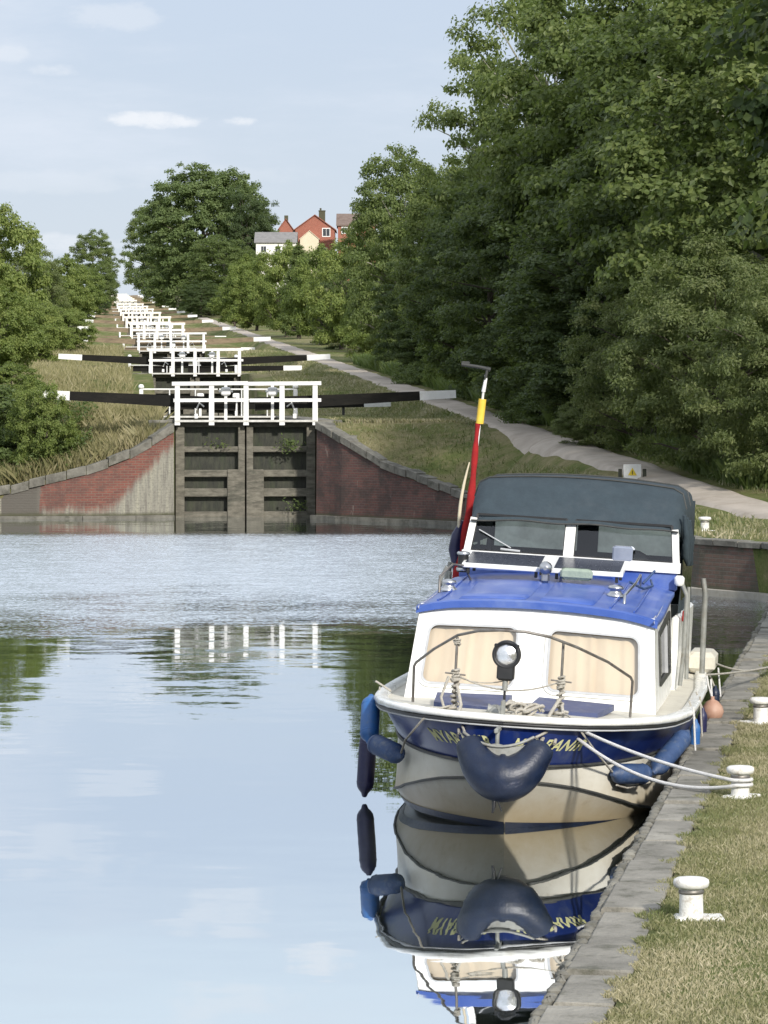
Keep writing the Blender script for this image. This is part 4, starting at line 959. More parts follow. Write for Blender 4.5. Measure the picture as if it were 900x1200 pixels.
def hull_mat():
    m, nt, out = nodes('stained cream hull'); L = nt.links
    p = N(nt, 'ShaderNodeBsdfPrincipled'); L.new(p.outputs[0], out.inputs[0])
    tc = N(nt, 'ShaderNodeTexCoord'); co = tc.outputs['Object']; sep = N(nt, 'ShaderNodeSeparateXYZ'); L.new(co, sep.inputs[0])
    n1 = noise(nt, co, 2.2, 6, .65, (1, 1, 2.2)); n2 = noise(nt, co, 9, 6, .7, (1, 1, .35))
    col = ramp(nt, n1, [(.3, (.60, .57, .48)), (.7, (.72, .70, .62))])
    low = mapr(nt, mathn(nt, 'ADD', sep.outputs[2], mathn(nt, 'MULTIPLY', n2, -.25)), .36, -.10)
    col = mixc(nt, mathn(nt, 'MULTIPLY', low, .85), col, (.46, .36, .20))
    col = mixc(nt, mapr(nt, n2, .56, .75, 0, .4), col, (.36, .31, .22))
    col = mixc(nt, mapr(nt, mathn(nt, 'ADD', sep.outputs[2], mathn(nt, 'MULTIPLY', n2, -.03)), .045, .015, 0, 1), col, (.03, .03, .025))
    L.new(col, p.inputs['Base Color']); p.inputs['Roughness'].default_value = .35; return m
M['hull'] = hull_mat()
mb = hull_strip(['c', 'w', 'b'], 'hull', None, 4)
b2 = hull_strip(['k', 'c'], 'hull', None, 3); mb.add(b2.v, b2.f, True)
end = [hp(l, 7.5, 1) for l in 'gkcwb'] + [hp(l, 7.5, -1) for l in 'bwckg']; mb.add(end, [tuple(range(10))])
kb = []
for sgn in (1,):
    mb.add([hp('b', s, -1) for s in SS] + [hp('b', s, 1) for s in SS], [(i, i + 1, len(SS) + i + 1, len(SS) + i) for i in range(len(SS) - 1)])
hull = mb.build('hull', M['hull'], boat)
hull_strip(['g', 'k'], '', None, 4).build('blue_band', M['blue_band'], boat)
# small rolled edge under the band
for nm, l, dz, r_, mt, o_ in (('lower_moulding', 'k', -.01, .016, 'dark_frame', .006), ('chine_strip', 'c', .0, .013, 'dark_frame', .004)):
    mb = MB()
    for sgn in (-1, 1): mb.tube([hp(l, s, sgn, o_) + Vector((0, -.004, dz)) for s in SS[1:]], r_, 6)
    mb.build(nm, M[mt], boat)
# boot stripe following the water line
mb = MB()
for sgn in (-1, 1):
    rows = []
    for s in SS:
        a = hp('w', s, sgn, .006); c_ = hp('c', s, sgn, .006); t1 = .055 / max(c_.z, .06); rows.append([a.lerp(c_, -.02), a.lerp(c_, t1 * .5), a.lerp(c_, min(t1, .9))])
    mb.grid(rows)
mb.build('boot_stripe', M['navy'], boat)
# gunwale: white rolled lip with a black rubbing strip under it
def gun_ring(s, sgn):
    p = hp('g', s, sgn); q = hp('g', min(s + .05, 7.5), sgn) - hp('g', max(s - .05, 0), sgn)
    if s < .03: q = Vector((sgn * 1, .15, 0))
    t = Vector((q.x, q.y, 0)).normalized(); nrm = Vector((t.y, -t.x, 0)) * sgn
    if s == 0: nrm = Vector((0, -1, 0))
    return p, nrm
mb = MB(); st = MB(); ins = []
for sgn in (-1, 1):
    rows = []; sr = []
    for s in SS:
        p, nrm = gun_ring(s, sgn)
        sec = [(.012, -.028), (.036, -.025), (.046, -.008), (.044, .014), (.030, .028), (0, .032), (-.065, .028), (-.075, .0), (-.08, -.06)]
        rows.append([p + nrm * a + Vector((0, 0, b)) for a, b in sec]); sr.append(p + nrm * .018 + Vector((0, 0, -.042)))
    mb.grid(rows); st.tube(sr, .016, 8)
mb.build('gunwale', M['white_boat'], boat); st.build('rubbing_strake', M['black'], boat)
st = MB()
for sgn in (-1, 1): st.tube([gun_ring(s, sgn)[0] + gun_ring(s, sgn)[1] * .016 + Vector((0, 0, -.066)) for s in SS], .009, 6)
st.build('strake_trim', M['seal'], boat)
mb = MB(); rows = []
for s in SS:
    w = max(tab(s, WG) - .06, .0); y = -.30 + s * 7.8 / 7.5 + (.05 if s < .3 else 0)
    rows.append([Vector((w * k, y, ZG(s) - .012 + .035 * (1 - k * k))) for k in (-1, -.8, -.5, 0, .5, .8, 1)])
mb.grid(rows); mb.build('deck', M['cream_deck'], boat)
# dark fore-deck panels
for sx in (-1, 1):
    mb = MB(); mb.poly_prism([(sx * .10, .35, .965), (sx * .72, .62, .955), (sx * .80, 1.45, .965), (sx * .12, 1.45, .985)], (0, 0, .055)); mb.build('deck_locker', M['grey_deckbox'], boat)

# cabin shell
CB, CT = 1.83, 2.05        # front face: y at bottom / top
def zr_(y): return 1.80 + .02 * (y - 2.05) / 2.55 + .10 * float(ss((y - 2.3) / 2.3))
def hwid(y, z): return lerp(1.15, 1.08, (z - .9) / .85) - .01 * max(y - 3, 0)
def rrect(x0, x1, z0, z1, r, n=6):
    out = []
    for cx_, cz_, a0 in ((x1 - r, z1 - r, 0), (x0 + r, z1 - r, 90), (x0 + r, z0 + r, 180), (x1 - r, z0 + r, 270)):
        for k in range(n + 1):
            a = math.radians(a0 + 90 * k / n); out.append((cx_ + r * math.cos(a), cz_ + r * math.sin(a)))
    return out
def fy(z): return lerp(CB, CT, (z - .93) / .82)
# front face with two openings: built as ring-filled panels
def panel_with_hole(mb, outer, hole, P):
    """outer: 4 corners (x0,x1,z0 line fn) as function; hole loop; P maps (x,z)->3D"""
    cx_ = sum(p[0] for p in hole) / len(hole); cz_ = sum(p[1] for p in hole) / len(hole)
    out = []
    (x0, x1, z0, z1) = outer
    for x, z in hole:
        dx, dz = x - cx_, z - cz_
        t = min([(x1 - cx_) / dx if dx > 1e-6 else 1e9, (x0 - cx_) / dx if dx < -1e-6 else 1e9, (z1 - cz_) / dz if dz > 1e-6 else 1e9, (z0 - cz_) / dz if dz < -1e-6 else 1e9])
        out.append((cx_ + dx * t, cz_ + dz * t))
    n = len(hole)
    vs = [P(*p) for p in hole] + [P(*p) for p in out]
    mb.add(vs, [(i, (i + 1) % n, n + (i + 1) % n, n + i) for i in range(n)])
    for c in ((x0, z0), (x1, z0), (x1, z1), (x0, z1)):
        # corner triangles
        k = min(range(n), key=lambda i: (out[i][0] - c[0]) ** 2 + (out[i][1] - c[1]) ** 2)
        for a, b in ((k - 1, k), (k, (k + 1) % n)):
            pa, pb = out[a], out[b]
            if not (abs(pa[0] - pb[0]) < 1e-6 or abs(pa[1] - pb[1]) < 1e-6): mb.add([P(*pa), P(*c), P(*pb)], [(0, 1, 2)])
def taper(x, z): return x * hwid(2, z) / 1.10
PF = lambda x, z: Vector((taper(x, z), fy(z), z - .035 * (x / 1.1) ** 2 * (z - .93) / .82))
cab = MB(); WIN = [(-.985, -.15), (.13, .965)]; ZW0, ZW1 = 1.06, 1.62
holes = []
for (a, b), (oa, ob) in zip(WIN, ((-1.10, -.01), (-.01, 1.10))):
    hloop = rrect(a, b, ZW0, ZW1, .085); holes.append(hloop); panel_with_hole(cab, (oa, ob, .90, 1.805), hloop, PF)
# sides with one window opening each
def side_P(sgn):
    return lambda y, z: Vector((sgn * (hwid(y, z)), y + (fy(z) - CB if y < CB + .02 else 0), z))
SW = (2.42, 4.05); 
for sgn in (-1, 1):
    P = side_P(sgn)
    zt_ = lambda y: zr_(y) - .05
    hl_ = [(y, z + (zr_(y) - 1.80) * ((z - 1.1) / .5)) for y, z in rrect(SW[0], SW[1], 1.14, 1.60, .05)]
    x0, x1 = CB, 4.62; n = len(hl_); cx_, cz_ = 3.2, 1.38; out = []
    for y, z in hl_:
        dx, dz = y - cx_, z - cz_; ztop = 1.79
        t = min([(x1 - cx_) / dx if dx > 1e-6 else 1e9, (x0 - cx_) / dx if dx < -1e-6 else 1e9, (ztop - cz_) / dz if dz > 1e-6 else 1e9, (.90 - cz_) / dz if dz < -1e-6 else 1e9])
        q = [cx_ + dx * t, cz_ + dz * t]
        if q[1] > 1.76: q[1] = max(1.75, zt_(max(q[0], 2.05)))
        out.append(q)
    cab.add([P(*p) for p in hl_] + [P(*p) for p in out], [(i, (i + 1) % n, n + (i + 1) % n, n + i) for i in range(n)])
    cab.add([P(x0, .9), P(x0, 1.70), P(2.4, 1.70), P(2.4, .9)][:0], []) 
    # frame + pane + handrail for the side window
cabo = cab.build('cabin', M['white_boat'], boat)
# solid corner fillets and side fill so that no gaps stay open
fil = MB()
for sgn in (-1, 1):
    P = side_P(sgn)
    pts_low = [Vector((sgn * (hwid(2, z) - .012), fy(z) + .012, z)) for z in (.88, 1.1, 1.3, 1.5, 1.78)]
    pts_b = [Vector((sgn * (hwid(2, z) - .012), SW[0] - .03, z)) for z in (.88, 1.1, 1.3, 1.5, 1.78)]
    fil.grid([pts_low, pts_b])
    fil.grid([[Vector((sgn * (hwid(y, z) - .012), y, z if z < 1.6 else zr_(y) - .06)) for z in (.88, 1.2, 1.78)] for y in (SW[1] + .03, 4.3, 4.62)])
    fil.grid([[Vector((sgn * (hwid(y, .9) - .012), y, .88)), Vector((sgn * (hwid(y, 1.1) - .012), y, 1.12))] for y in (2.0, 3, 4.62)])
fil.build('cabin_lining', M['white_boat'], boat)
def ring_frame(loop_in, loop_out, P, d, name, mat, parent):
    mb = MB(); n = len(loop_in); a = [P(*p) for p in loop_in]; b = [P(*p) for p in loop_out]; D = Vector(d)
    mb.add(a + b + [v + D for v in a] + [v + D for v in b],
           [(2 * n + i, 2 * n + (i + 1) % n, 3 * n + (i + 1) % n, 3 * n + i) for i in range(n)] + [(i, (i + 1) % n, 2 * n + (i + 1) % n, 2 * n + i) for i in range(n)] + [(n + i, n + (i + 1) % n, 3 * n + (i + 1) % n, 3 * n + i) for i in range(n)])
    return mb.build(name, mat, parent)
def fan(loop, P, d, name, mat, parent):
    mb = MB(); vs = [P(*p) + Vector(d) for p in loop]; c = sum(vs, Vector()) / len(vs); n = len(vs)
    mb.add([c] + vs, [(0, 1 + i, 1 + (i + 1) % n) for i in range(n)]); return mb.build(name, mat, parent)
for (a, b) in WIN:
    fo = ring_frame(rrect(a + .012, b - .012, ZW0 + .012, ZW1 - .012, .075), rrect(a - .03, b + .03, ZW0 - .03, ZW1 + .03, .115), PF, (0, -.018, 0), 'front_window', M['white_boat'], boat)
    ring_frame(rrect(a + .018, b - .018, ZW0 + .018, ZW1 - .018, .07), rrect(a - .002, b + .002, ZW0 - .002, ZW1 + .002, .087), PF, (0, -.024, 0), 'seal', M['seal'], fo)
    fan(rrect(a, b, ZW0, ZW1, .085), PF, (0, .004, 0), 'pane', M['glass'], fo)
    cu = MB(); rows = []
    for j in range(61):
        x = lerp(a - .02, b + .02, j / 60); amp = .006 + .003 * math.sin(j * .7)
        ph = j * .62 + 1.2 * math.sin(j * .23)
        rows.append([PF(x, z) + Vector((0, .045 + amp * math.sin(ph) * (1 - .3 * (z - ZW0)), 0)) for z in (ZW0 - .03, 1.2, 1.35, 1.5, ZW1 + .03)])
    cu.grid(rows); cu.build('curtain', M['curtain'], fo)
for sgn in (-1, 1):
    def PS(y, z, sgn=sgn): return Vector((sgn * (hwid(y, z)), y, z + (zr_(y) - 1.80) * ((z - 1.1) / .5)))
    fo = ring_frame(rrect(SW[0] + .03, SW[1] - .03, 1.17, 1.57, .04), rrect(SW[0] - .02, SW[1] + .02, 1.12, 1.62, .06), PS, (sgn * .016, 0, 0), 'side_window', M['dark_frame'], boat)
    fan(rrect(SW[0], SW[1], 1.14, 1.60, .05), PS, (-sgn * .002, 0, 0), 'pane', M['screen_glass'], fo)
    mb = MB(); mb.beam(PS(3.35, 1.17) + Vector((sgn * .01, 0, 0)), PS(3.35, 1.57) + Vector((sgn * .01, 0, 0)), .03, .03); mb.build('glazing_bar', M['seal'], fo)
# cabin inside floor/back so the see-through parts read dark
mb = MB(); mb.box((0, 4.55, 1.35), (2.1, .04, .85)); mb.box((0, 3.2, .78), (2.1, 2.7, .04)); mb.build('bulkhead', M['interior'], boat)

# roof
rf = MB(); rows = []
RYS = [2.0, 2.03, 2.1, 2.3, 2.6, 2.9, 3.2, 3.5, 3.8, 4.1, 4.35, 4.62]
def roof_sec(y, dz=0):
    z = zr_(max(y, 2.05)) + .012 - (.012 if y < 2.02 else 0); e = hwid(y, 1.75) + .028
    pts = []
    for k in np.linspace(-1, 1, 15):
        ax = abs(k); x = k * e; zz = z + .045 * (1 - (ax / .78) ** 2) if ax < .78 else z - .060 * ((ax - .78) / .22)
        pts.append(Vector((x, y, zz + dz)))
    return [Vector((-e, y, z - .09))] + pts + [Vector((e, y, z - .09))]
for y in RYS: rows.append(roof_sec(y))
rf.grid(rows)
n = len(rows[0]); low = [Vector((p.x, 2.0, p.z - .06)) for p in rows[0][1:-1]]
rf.grid([rows[0][1:-1], low]); 
rf.grid([[p - Vector((0, 0, .05)) if 0 < i < n - 1 else p for i, p in enumerate(r)] for r in rows])
roof = rf.build('roof', M['blue_roof'], boat)
def zroof(x, y):
    e = hwid(y, 1.75) + .028; ax = abs(x / e); z = zr_(max(y, 2.05)) + .012
    return z + .045 * (1 - (ax / .78) ** 2) if ax < .78 else z - .060 * ((ax - .78) / .22)
for x0, x1 in ((-.74, -.12), (.0, .50)):
    mb = MB(); top = []; 
    for y in (2.16, 2.19, 2.6, 3.1, 3.6):
        top.append([Vector((x, y, zroof(x, y) + h_)) for x, h_ in ((x0, .001), (x0 + .025, .022), (lerp(x0, x1, .5), .022), (x1 - .025, .022), (x1, .001))])
    for p in top[0]: p.z = zroof(p.x, 2.16) + .001
    mb.grid(top); mb.build('raised_panel', M['blue_roof'], roof)
# rib lines on roof
mb = MB()
for x in (-.93, .66, .88):
    mb.tube([(x, y, zroof(x, y) + .006) for y in (2.12, 2.6, 3.2, 3.9, 4.4)], .010, 6)
mb.build('roof_rib', M['blue_roof'], roof)
# blue riser and windscreen
WY = 4.60; zb0 = zr_(4.6)
mb = MB(); mb.bbox((.03, WY + .05, zb0 + .07), (2.16, .12, .24), .02); mb.build('riser', M['blue_band'] if False else M['blue_roof'], boat)
ws = empty('windscreen', (0, 0, 0)); ws.parent = boat
def PW(x, z): return Vector((.055 + x * .985 * lerp(1.0, .95, (z - 2.1) / .45), WY + .0 + (z - 2.1) * .42, z))
z0, z1 = 2.055, 2.52
mb = MB(); mb.beam(PW(-1.10, z0 + .05), PW(1.10, z0 + .05), .09, .10); pass
for x, w in ((-1.06, .065), (-.03, .10), (1.06, .065)): mb.beam(PW(x, z0 + .02), PW(x, z1 - .055), w, .06, (0, 1, 0))
mb.build('frame', M['pale_cloth'] if False else M['white_boat'], ws)
for a, b in ((-1.03, -.08), (.02, 1.03)):
    mb = MB(); mb.add([PW(a, z0 + .09), PW(b, z0 + .09), PW(b, z1), PW(a, z1)], [(0, 1, 2, 3)]); g_ = mb.build('pane', M['screen_glass'], ws)
    mb = MB(); fr_ = .022; q = [PW(a, z0 + .10), PW(b, z0 + .10), PW(b, z1 - .01), PW(a, z1 - .01)]
    for i in range(4): mb.beam(q[i] - Vector((0, .015, 0)), q[(i + 1) % 4] - Vector((0, .015, 0)), .022, .022, (0, 1, 0))
    mb.build('gasket', M['black'], g_)
mb = MB(); mb.tube([PW(-.98, 2.36) - Vector((0, .03, 0)), PW(-.62, 2.20) - Vector((0, .04, 0))], .007, 6); mb.tube([PW(-.72, 2.185) - Vector((0, .05, 0)), PW(-.52, 2.175) - Vector((0, .05, 0))], .012, 6); mb.build('wiper', M['seal'], ws)
mb = MB(); mb.bbox(PW(.52, 2.19) - Vector((0, .06, -.02)), (.20, .05, .16), .02); mb.build('notice_box', M['grey_box'], ws)
mb = MB(); mb.bbox(PW(.53, 2.265) - Vector((0, .05, -.0)), (.22, .06, .05), .02); mb.build('pale_pad', M['pale_cloth'], ws)

# canvas hood
hood = MB(); HB = 6.95
def hood_arc(y, ztop, hwd, zlow, n=26, sag=0):
    out = []; r_ = .24
    for k in range(n + 1):
        t = k / n * 2 - 1
        x = hwd * math.copysign(1 - (1 - abs(t)) ** 1.0, t) if False else hwd * t
        a = abs(t); e = .86
        if a < e: z = ztop - .05 * (a / e) ** 2; xx = hwd * t * 1.03
        else:
            u = (a - e) / (1 - e) * PI / 2; xx = math.copysign(hwd * e * 1.03 + (hwd - hwd * e * 1.03) * math.sin(u), t); z = ztop - .05 - .20 * (1 - math.cos(u))
        out.append(Vector((xx, y, z - sag * math.cos(t * PI / 2))))
    return [Vector((-hwd, y, zlow))] + out + [Vector((hwd, y, zlow))]
rows = []
fa = [Vector((.06 + x * 1.03, WY + .085, z1 - .045 - .02 * abs(x) ** 3 + .008 * math.sin(x * 9))) for x in np.linspace(-1, 1, 29)]
rows.append(fa)
for y, zt2, sg in ((WY + .20, 2.64, 0), (WY + .34, 2.78, 0), (WY + .52, 2.875, 0), (WY + .68, 2.91, 0), (5.6, 2.90, .02), (6.0, 2.92, 0), (6.5, 2.90, .015), (6.85, 2.86, 0), (HB, 2.74, 0)):
    f_ = min(1, max(0, (y - WY - .15) / .45)); arc = hood_arc(y, zt2, lerp(1.03, 1.07, f_), lerp(2.46, 2.30, f_), sag=sg)
    for p in arc: p.x += .055
    if f_ < 1:
        arc = [Vector((p.x, p.y, lerp(fa[i].z, p.z, .25 + .75 * f_))) for i, p in enumerate(arc)]
    rows.append(arc)
hood.grid(rows)
hd = hood.build('hood', M['canvas'], boat)
sm = hd.modifiers.new('thick', 'SOLIDIFY'); sm.thickness = .008
mb = MB(); mb.tube([p + Vector((0, -.008, -.003)) for p in rows[0]], .010, 6)
mb.tube([p + Vector((0, 0, .006)) for p in rows[4][1:-1]], .010, 6); mb.tube([p + Vector((0, 0, .005)) for p in rows[6][1:-1]], .010, 6); mb.build('seam', M['dark_frame'], hd)
for sgn in (-1, 1):
    mb = MB(); yy_ = np.linspace(WY + .3, HB, 14); rws = []
    for i, y in enumerate(yy_):
        rws.append([Vector((.055 + sgn * (1.075 + .012 * math.sin(i * 2.1 + k)), y, lerp(2.33, 1.62, k / 5))) for k in range(6)])
    # leave a vinyl window: rows 1..4
    for k in (0, 4): mb.grid([[r[k], r[k + 1]] for r in rws])
    for i0 in (0, 6, 12): mb.grid([r[1:5] for r in rws[i0:i0 + 2]])
    so = mb.build('hood_side', M['canvas'], hd)
    v = MB(); v.grid([[r[1] * 1.0, r[2], r[3], r[4]] for r in rws[1:-1]]); v.build('vinyl_window', M['smoked'], so)
# loose folds at right front corner
mb = MB()
for k in range(3):
    mb.tube([(1.13 + .02 * k, WY + .30 + .10 * k, 2.62 - .03 * k), (1.16 + .01 * k, WY + .33 + .12 * k, 2.42), (1.15 + .02 * k, WY + .42 + .1 * k, 2.22 - .05 * k), (1.18, WY + .5 + .1 * k, 2.12)], [.02, .035, .04, .02], 7)
mb.build('hood_fold', M['canvas'], hd)
# rear canvas with two windows
mb = MB(); q = [(-1.12, -.98), (-.10, .12), (.98, 1.12)]
for a, b in q: mb.box(((a + b) / 2, HB, 2.15), (b - a, .01, 1.1))
for z_, h_ in ((2.66, .20), (1.85, .5)):
    for a, b in ((-.98, -.10), (.12, .98)): mb.box(((a + b) / 2, HB, z_), (b - a, .01, h_))
rc = mb.build('rear_canvas', M['canvas'], hd)
for a, b in ((-.98, -.10), (.12, .98)):
    v = MB(); v.add([(a, HB, 2.10), (b, HB, 2.10), (b, HB, 2.56), (a, HB, 2.56)], [(0, 1, 2, 3)]); v.build('vinyl_window', M['vinyl'], rc)
# cockpit: coamings, seats, dash, stern
mb = MB()
for sgn in (-1, 1): mb.bbox((sgn * 1.12, 5.8, 1.25), (.08, 2.4, .78), .03)
mb.bbox((0, 7.0, 1.25), (2.28, .08, .75), .03); mb.build('cockpit_coaming', M['white_boat'], boat)
mb = MB(); mb.box((0, 5.8, .75), (2.15, 2.3, .04)); mb.bbox((0, WY + .28, 2.02), (2.1, .36, .06), .02); mb.bbox((-.6, 6.5, 1.2), (.6, .5, .8), .05); mb.bbox((.5, 6.6, 1.15), (.6, .4, .7), .05); mb.build('cockpit_fittings', M['interior'], boat)
mb = MB(); mb.lathe([(.20, -.012), (.22, 0), (.20, .012)], (.62, WY + .55, 2.02), 20, Matrix.Rotation(PI / 2.4, 3, 'X')); mb.build('steering_wheel', M['black'], boat)
for sgn in (-1, 1):
    mb = MB(); mb.bbox((sgn * 1.28, 7.1, 1.02), (.30, .7, .22), .05); mb.build('stern_bulwark', M['cream_deck'], boat)
# grab rails and side posts
for sgn in (-1, 1):
    x = 1.22; mb = MB(); mb.tube([(sgn * 1.16, 4.5, 1.98), (sgn * x, 4.52, 1.85), (sgn * x, 4.55, 1.3), (sgn * 1.2, 4.55, .96)], .022, 8); mb.build('grab_rail', M['galv'], boat)
    mb = MB(); mb.tube([(sgn * 1.30, 5.9, 1.95), (sgn * 1.33, 5.9, 1.80), (sgn * 1.34, 5.95, .98)], .028, 8); mb.build('grab_rail', M['galv'], boat)
    mb = MB(); mb.tube([(sgn * 1.20, 5.1, 1.9), (sgn * 1.23, 5.12, .98)], .02, 8)
    mb.build('grab_rail', M['galv'], boat)
mb = MB(); mb.bbox((1.19, 4.9, 1.62), (.05, .06, .12), .015); mb.build('side_lamp', M['red'], boat)
mb = MB(); mb.lathe([(.03, -.05), (.05, -.03), (.05, .03), (.03, .05)], (1.14, 4.5, 1.99), 12); mb.build('round_lamp', M['white_boat'], boat)

# roof equipment
for i, (x0, x1) in enumerate(((-.92, -.14), (-.06, .64))):
    y0, y1 = 3.72, 4.30; zz = zroof(0, 3.9) + .10
    RT = Matrix.Rotation(math.radians(9), 3, 'X'); pc_ = Vector(((x0 + x1) / 2, (y0 + y1) / 2, zz + .045))
    sp = MB(); sp.bbox(pc_, (x1 - x0, y1 - y0, .045), .006, RT); po = sp.build('solar_panel', M['white_boat'], boat)
    c = MB(); nx_, ny_ = 6, 4
    for a in range(nx_):
        for b in range(ny_): c.box(pc_ + RT @ Vector((lerp(x0 + .03, x1 - .03, (a + .5) / nx_) - pc_.x, lerp(y0 + .03, y1 - .03, (b + .5) / ny_) - pc_.y, .024)), ((x1 - x0 - .06) / nx_ * .985, (y1 - y0 - .06) / ny_ * .985, .004), RT)
    c.build('cells', M['panel_cell'], po)
    for a in (x0 + .06, x1 - .06):
        for b, h_ in ((y1 - .05, .16), (y0 + .05, .10)): c = MB(); c.bbox((a, b, zz - .08 + h_ / 2), (.03, .03, h_), .004); c.build('bracket', M['black'], po)
def horn(x, y, name, mt, s=1):
    z = zroof(x, y); mb = MB(); mb.lathe([(.01, -.06), (.05 * s, -.05), (.06 * s, -.01), (.05 * s, .03), (.02, .05)], (x, y, z + .13 * s), 14, Matrix.Rotation(PI / 2, 3, 'X')); mb.bbox((x, y + .05, z + .05), (.07 * s, .10, .10), .02)
    return mb.build(name, M[mt], boat)
horn(-.10, 3.66, 'spot_lamp', 'steel', 1.1)
mb = MB(); mb.bbox((.20, 3.66, zroof(.2, 3.66) + .105), (.31, .07, .115), .03); mb.build('cushion', M['green_cloth'], boat)
mb = MB(); z = zroof(-.93, 4.0); mb.lathe([(.055, .10), (.06, .12), (.055, .14), (.052, .15), (.052, .26), (.055, .27), (.06, .29), (.04, .30)], (-.93, 3.9, z - .02), 18); l_ = mb.build('lantern', M['black'], boat)
mb = MB(); mb.lathe([(.062, .115), (.066, .125), (.062, .14)], (-.93, 3.9, z - .02), 18); mb.build('lantern_rim', M['steel'], l_)
mb = MB(); mb.lathe([(.062, .27), (.066, .285), (.055, .297)], (-.93, 3.9, z - .02), 18); mb.build('lantern_rim', M['steel'], l_)
for x in (-.97, .62):
    z = zroof(x, 3.2); mb = MB(); mb.lathe([(.085, .0), (.085, .015), (.06, .035), (.05, .06), (.075, .07), (.07, .095), (.02, .11)], (x, 3.2, z), 18); mb.build('mushroom_vent', M['steel'], boat)
mb = MB(); mb.tube([(-1.05, 3.15, zroof(-1.05, 3.15)), (-1.06, 3.2, zroof(-1.05, 3.2) + .15), (-.98, 3.5, zroof(-1, 3.5) + .22), (-.9, 3.75, zroof(-.9, 3.75) + .16), (-.84, 3.85, zroof(-.84, 3.85))], .011, 8); mb.build('hoop_rail', M['dull_steel'], boat)
mb = MB(); mb.tube([(.74, 2.75, zroof(.74, 2.75)), (.74, 2.78, zroof(.74, 2.78) + .08), (.78, 3.6, zroof(.78, 3.6) + .10), (.79, 4.0, zroof(.79, 4.) + .13), (.79, 4.03, zroof(.79, 4.))], .013, 8); mb.build('roof_handrail', M['steel'], boat)
mb = MB(); mb.tube([(.72, 3.6, zroof(.72, 3.6) + .1), (.84, 3.8, zroof(.84, 3.8) + .03), (.90, 4.2, zroof(.9, 4.2) + .03), (.86, 4.5, zroof(.86, 4.5) + .05)], .012, 6); mb.tube([(.80, 4.30, zroof(.8, 4.3) + .02), (.9, 4.42, zroof(.9, 4.4) + .16)], .012, 6); mb.build('cable', M['dull_fender'], boat)

# pulpit
pr = [(-.97, 1.10, .95), (-.975, 1.08, 1.27), (-.95, 1.02, 1.31), (-.75, .66, 1.47), (-.50, .26, 1.635), (-.30, .04, 1.70), (-.10, -.04, 1.725), (.12, -.04, 1.725), (.32, .04, 1.69), (.54, .26, 1.60), (.78, .66, 1.46), (.96, 1.02, 1.31), (.975, 1.08, 1.27), (.97, 1.10, .95)]
mb = MB(); mb.tube(pr, .0125, 8); pul = mb.build('pulpit_rail', M['dull_steel'], boat)
for x in (-.50, .42):
    mb = MB(); mb.tube([(x, .27, .93), (x, .25, 1.62 if x < 0 else 1.645)], .012, 8); mb.tube([(x - .09, .25, 1.305), (x + .09, .25, 1.295)], .008, 6); mb.build('stanchion', M['dull_steel'], pul)
# rope windings on the stanchions
def coil(mb, x, y, z0_, z1_, r0_, turns, rt=.011, seed=0):
    r = random.Random(seed); n = int(turns * 10); pts = []
    for i in range(n + 1):
        a = i / 10 * 2 * PI; rr2 = r0_ * (1 + .35 * r.uniform(-1, 1)); pts.append((x + rr2 * math.cos(a), y + rr2 * math.sin(a), lerp(z0_, z1_, i / n) + r.uniform(-.006, .006)))
    mb.tube(pts, rt, 6)
mb = MB(); coil(mb, -.50, .25, 1.24, 1.34, .028, 4, .012, 1); coil(mb, -.49, .24, .95, 1.26, .026, 7, .013, 2); coil(mb, -.53, .2, .90, 1.02, .05, 3, .013, 3); coil(mb, -.50, .25, 1.55, 1.60, .022, 3, .009, 7)
mb.tube([(-.55, .2, 1.28), (-.60, .15, 1.1), (-.55, .12, .97), (-.44, .05, .92), (-.40, -.16, .80)], .013, 6); mb.tube([(-.47, .2, 1.2), (-.42, .12, 1.05), (-.43, .0, .95), (-.38, -.22, .84)], .016, 6); mb.build('rope_lashing', M['rope'], pul)
mb = MB(); coil(mb, .42, .25, 1.24, 1.34, .028, 4, .012, 4); coil(mb, .42, .24, .95, 1.26, .024, 6, .012, 5); coil(mb, .43, .18, .92, 1.05, .06, 3, .014, 6)
mb.tube([(.42, .2, 1.15), (.34, .1, 1.0), (.37, -.02, .93), (.32, -.22, .82)], .017, 6); mb.tube([(.44, .2, 1.1), (.48, .1, .98), (.44, .0, .93), (.43, -.17, .80)], .016, 6); mb.build('rope_lashing', M['rope'], pul)
mb = MB(); mb.tube([(lerp(-.50, .42, t), .25, 1.30 - .11 * 4 * t * (1 - t)) for t in np.linspace(0, 1, 15)], .008, 6); mb.tube([(lerp(-.46, -.07, t), .25, 1.27 - .03 * 4 * t * (1 - t) + .0) for t in np.linspace(0, 1, 8)], .005, 5); mb.build('slack_line', M['rope'], pul)
# searchlight on its stalk
mb = MB(); RX = Matrix.Rotation(PI / 2, 3, 'X')
mb.lathe([(.085, -.07), (.115, -.055), (.125, -.01), (.125, .03), (.118, .045), (.098, .047), (.096, .03)], (-.06, .22, 1.50), 28, RX)
mb.bbox((-.06, .22, 1.345), (.15, .09, .14), .02, None); mb.tube([(-.06, .22, 1.30), (-.06, .22, .95)], .011, 8)
for a in (40, 140): mb.bbox((-.06 + .12 * math.cos(math.radians(a)), .19, 1.50 + .12 * math.sin(math.radians(a))), (.03, .05, .03), .006)
sl = mb.build('searchlight', M['black'], boat)
M['lamp_glass'] = simple('lamp reflector', (.75, .75, .75), (.9, .9, .9), 14, .12, metal=.85, bump=.6, bscale=14)
mb = MB(); mb.lathe([(.092, .030), (.06, .05), (.02, .058), (.002, .059)], (-.06, .22, 1.50), 24, RX); mb.build('lens', M['lamp_glass'], sl)
mb = MB(); mb.lathe([(.022, -.05), (.025, 0), (.022, .04)], (-.06, .22, 1.24), 12); mb.build('clamp', M['galv'], sl)
